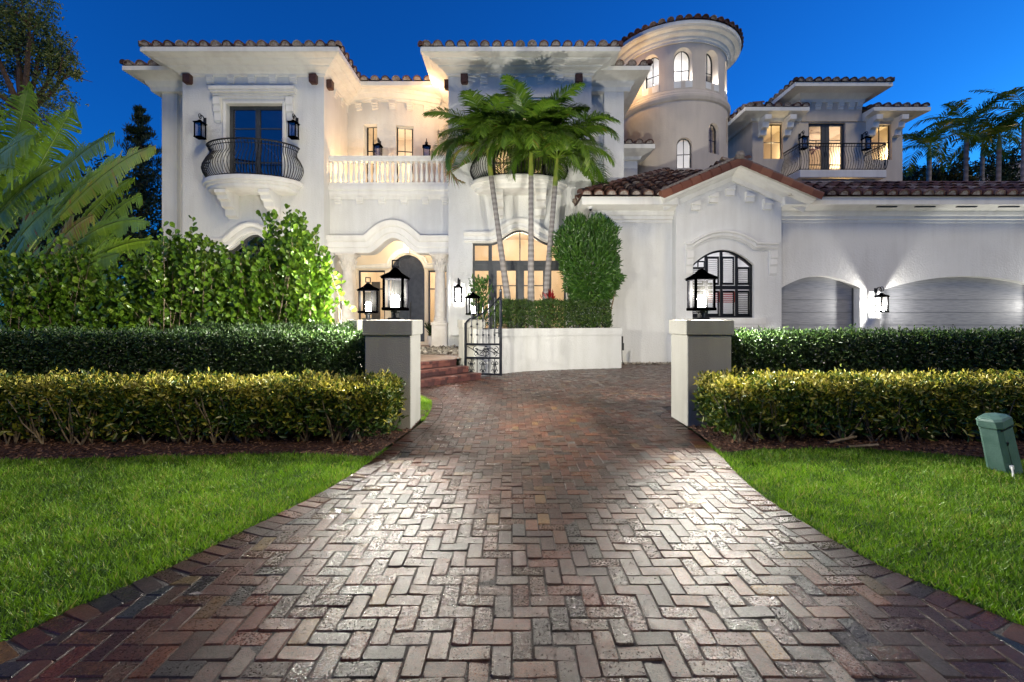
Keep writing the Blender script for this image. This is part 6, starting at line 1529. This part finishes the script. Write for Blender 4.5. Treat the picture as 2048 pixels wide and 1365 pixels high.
# ================================================================== UTILITY BOX, LITTER
ub = empty('utility_pedestal', (5.08, 4.85, 0), 'leaning green plastic utility pedestal standing in the right lawn', 'utility box')
mb = MB(); w, d, h = .108, .10, .60
def uring(s, z, b=.035):
    x, y = w*s, d*s; return [(-x+b,-y,z),(x-b,-y,z),(x,-y+b,z),(x,y-b,z),(x-b,y,z),(-x+b,y,z),(-x,y-b,z),(-x,-y+b,z)]
rs_ = [[mb.v(p) for p in uring(s, z)] for s, z in ((1.06, -.06), (1.0, h-.09))]
for a, b in zip(rs_, rs_[1:]):
    for k in range(8): mb.f((a[k], a[(k+1)%8], b[(k+1)%8], b[k]))
o1 = mb.build('body', 'greenbox', ub)
mb = MB(); rs_ = [[mb.v(p) for p in uring(s, z, b)] for s, z, b in ((1.0, h-.1, .035), (1.1, h-.085, .035), (1.1, h-.015, .04), (.98, h+.005, .05), (.55, h+.02, .05), (.5, h+.022, .05))]
for a, b in zip(rs_, rs_[1:]):
    for k in range(8): mb.f((a[k], a[(k+1)%8], b[(k+1)%8], b[k]))
mb.f(rs_[-1]); o2 = mb.build('lid', 'greenbox', ub)
mb = MB(); mb.box(-.1, w-.02, -d-.004, -d+.01, h-.115, h-.1); mb.poly([(-w*.62, -d-.006, .02), (-w*.45, -d-.006, .02), (-w*.58, -d-.004, .33), (-w*.62, -d-.004, .33)]); mb.tube([(-w*.6, -d-.004, .33), (-w*.56, -d-.01, .36), (-w*.66, -d-.01, .37)], .008, 5); o3 = mb.build('vent_slot', 'blackframe', ub)
mb = MB(); mb.tube([(-w*.75, -d-.005, .1), (-w*.75-.03, -d-.03, .12), (-w*.75-.1, -d-.06, .04), (-w*.75-.14, -d-.08, -.02)], .009, 5); mb.lathe([(0, 0), (.02, .01), (.02, .04), (0, .05)], (-w*.75, -d-.01, .08), 6); o4 = mb.build('ground_wire', 'plate', ub)
for o in (o1, o2, o3, o4): o.matrix_parent_inverse = Matrix.Identity(4)
ub.rotation_euler = (R(-2), R(-14), R(16)); ub.location = (5.2, 4.8, .0)
SG = 'cut pale stakes lying under the right hedge'
for k, (a, b, lb) in enumerate((((4.0, 5.75, .05), (4.42, 5.85, .10), 'pale cut stake lying under the right variegated hedge, the upper one'), ((4.15, 5.62, .03), (4.55, 5.66, .045), 'pale cut stake lying at the mulch edge, the lower one'))):
    mb = MB(); mb.tube([a, b], .017, 6); tag(mb.build('cut_stake', 'stem'), lb, 'stake', SG)
mb = MB(); mb.poly([(0, 0, 0), (.05, .012, .01), (.09, 0, .004), (.05, -.02, .012)]); lf = mb.build('fallen_leaf', 'pebble'); lf.location = (-1.87, 2.62, .02); tag(lf, 'small dry tan leaf on the left brick border', 'leaf')

# unseen trees across the street, behind the viewer, put in to block low sky light
rg = np.random.default_rng(77); n = 16000; P = np.stack([rg.uniform(-45, 45, n), rg.uniform(-24, -19, n), rg.uniform(0, 1, n)**.8*(9 + 3*np.sin(rg.uniform(0, 6, n)))], 1)
tag(leaves('unseen_street_trees', P, 1.1, .7, 'darktree', None, 'leaf', rg=rg), kind='stuff')
# a stair seen through the dark balcony doors
mb = MB(); zf = lw_door['zb']
mb.poly([(X(452, 20), 20.4, zf+2.2), (X(560, 20), 20.4, zf+.4), (X(560, 20), 20.4, zf+.62), (X(452, 20), 20.4, zf+2.42)])
mb.poly([(X(500, 20), 20.5, zf+2.9), (X(565, 20), 20.5, zf+1.5), (X(565, 20), 20.5, zf+1.6), (X(500, 20), 20.5, zf+3.0)])
mb.build('inner_stair', 'plate', villa)
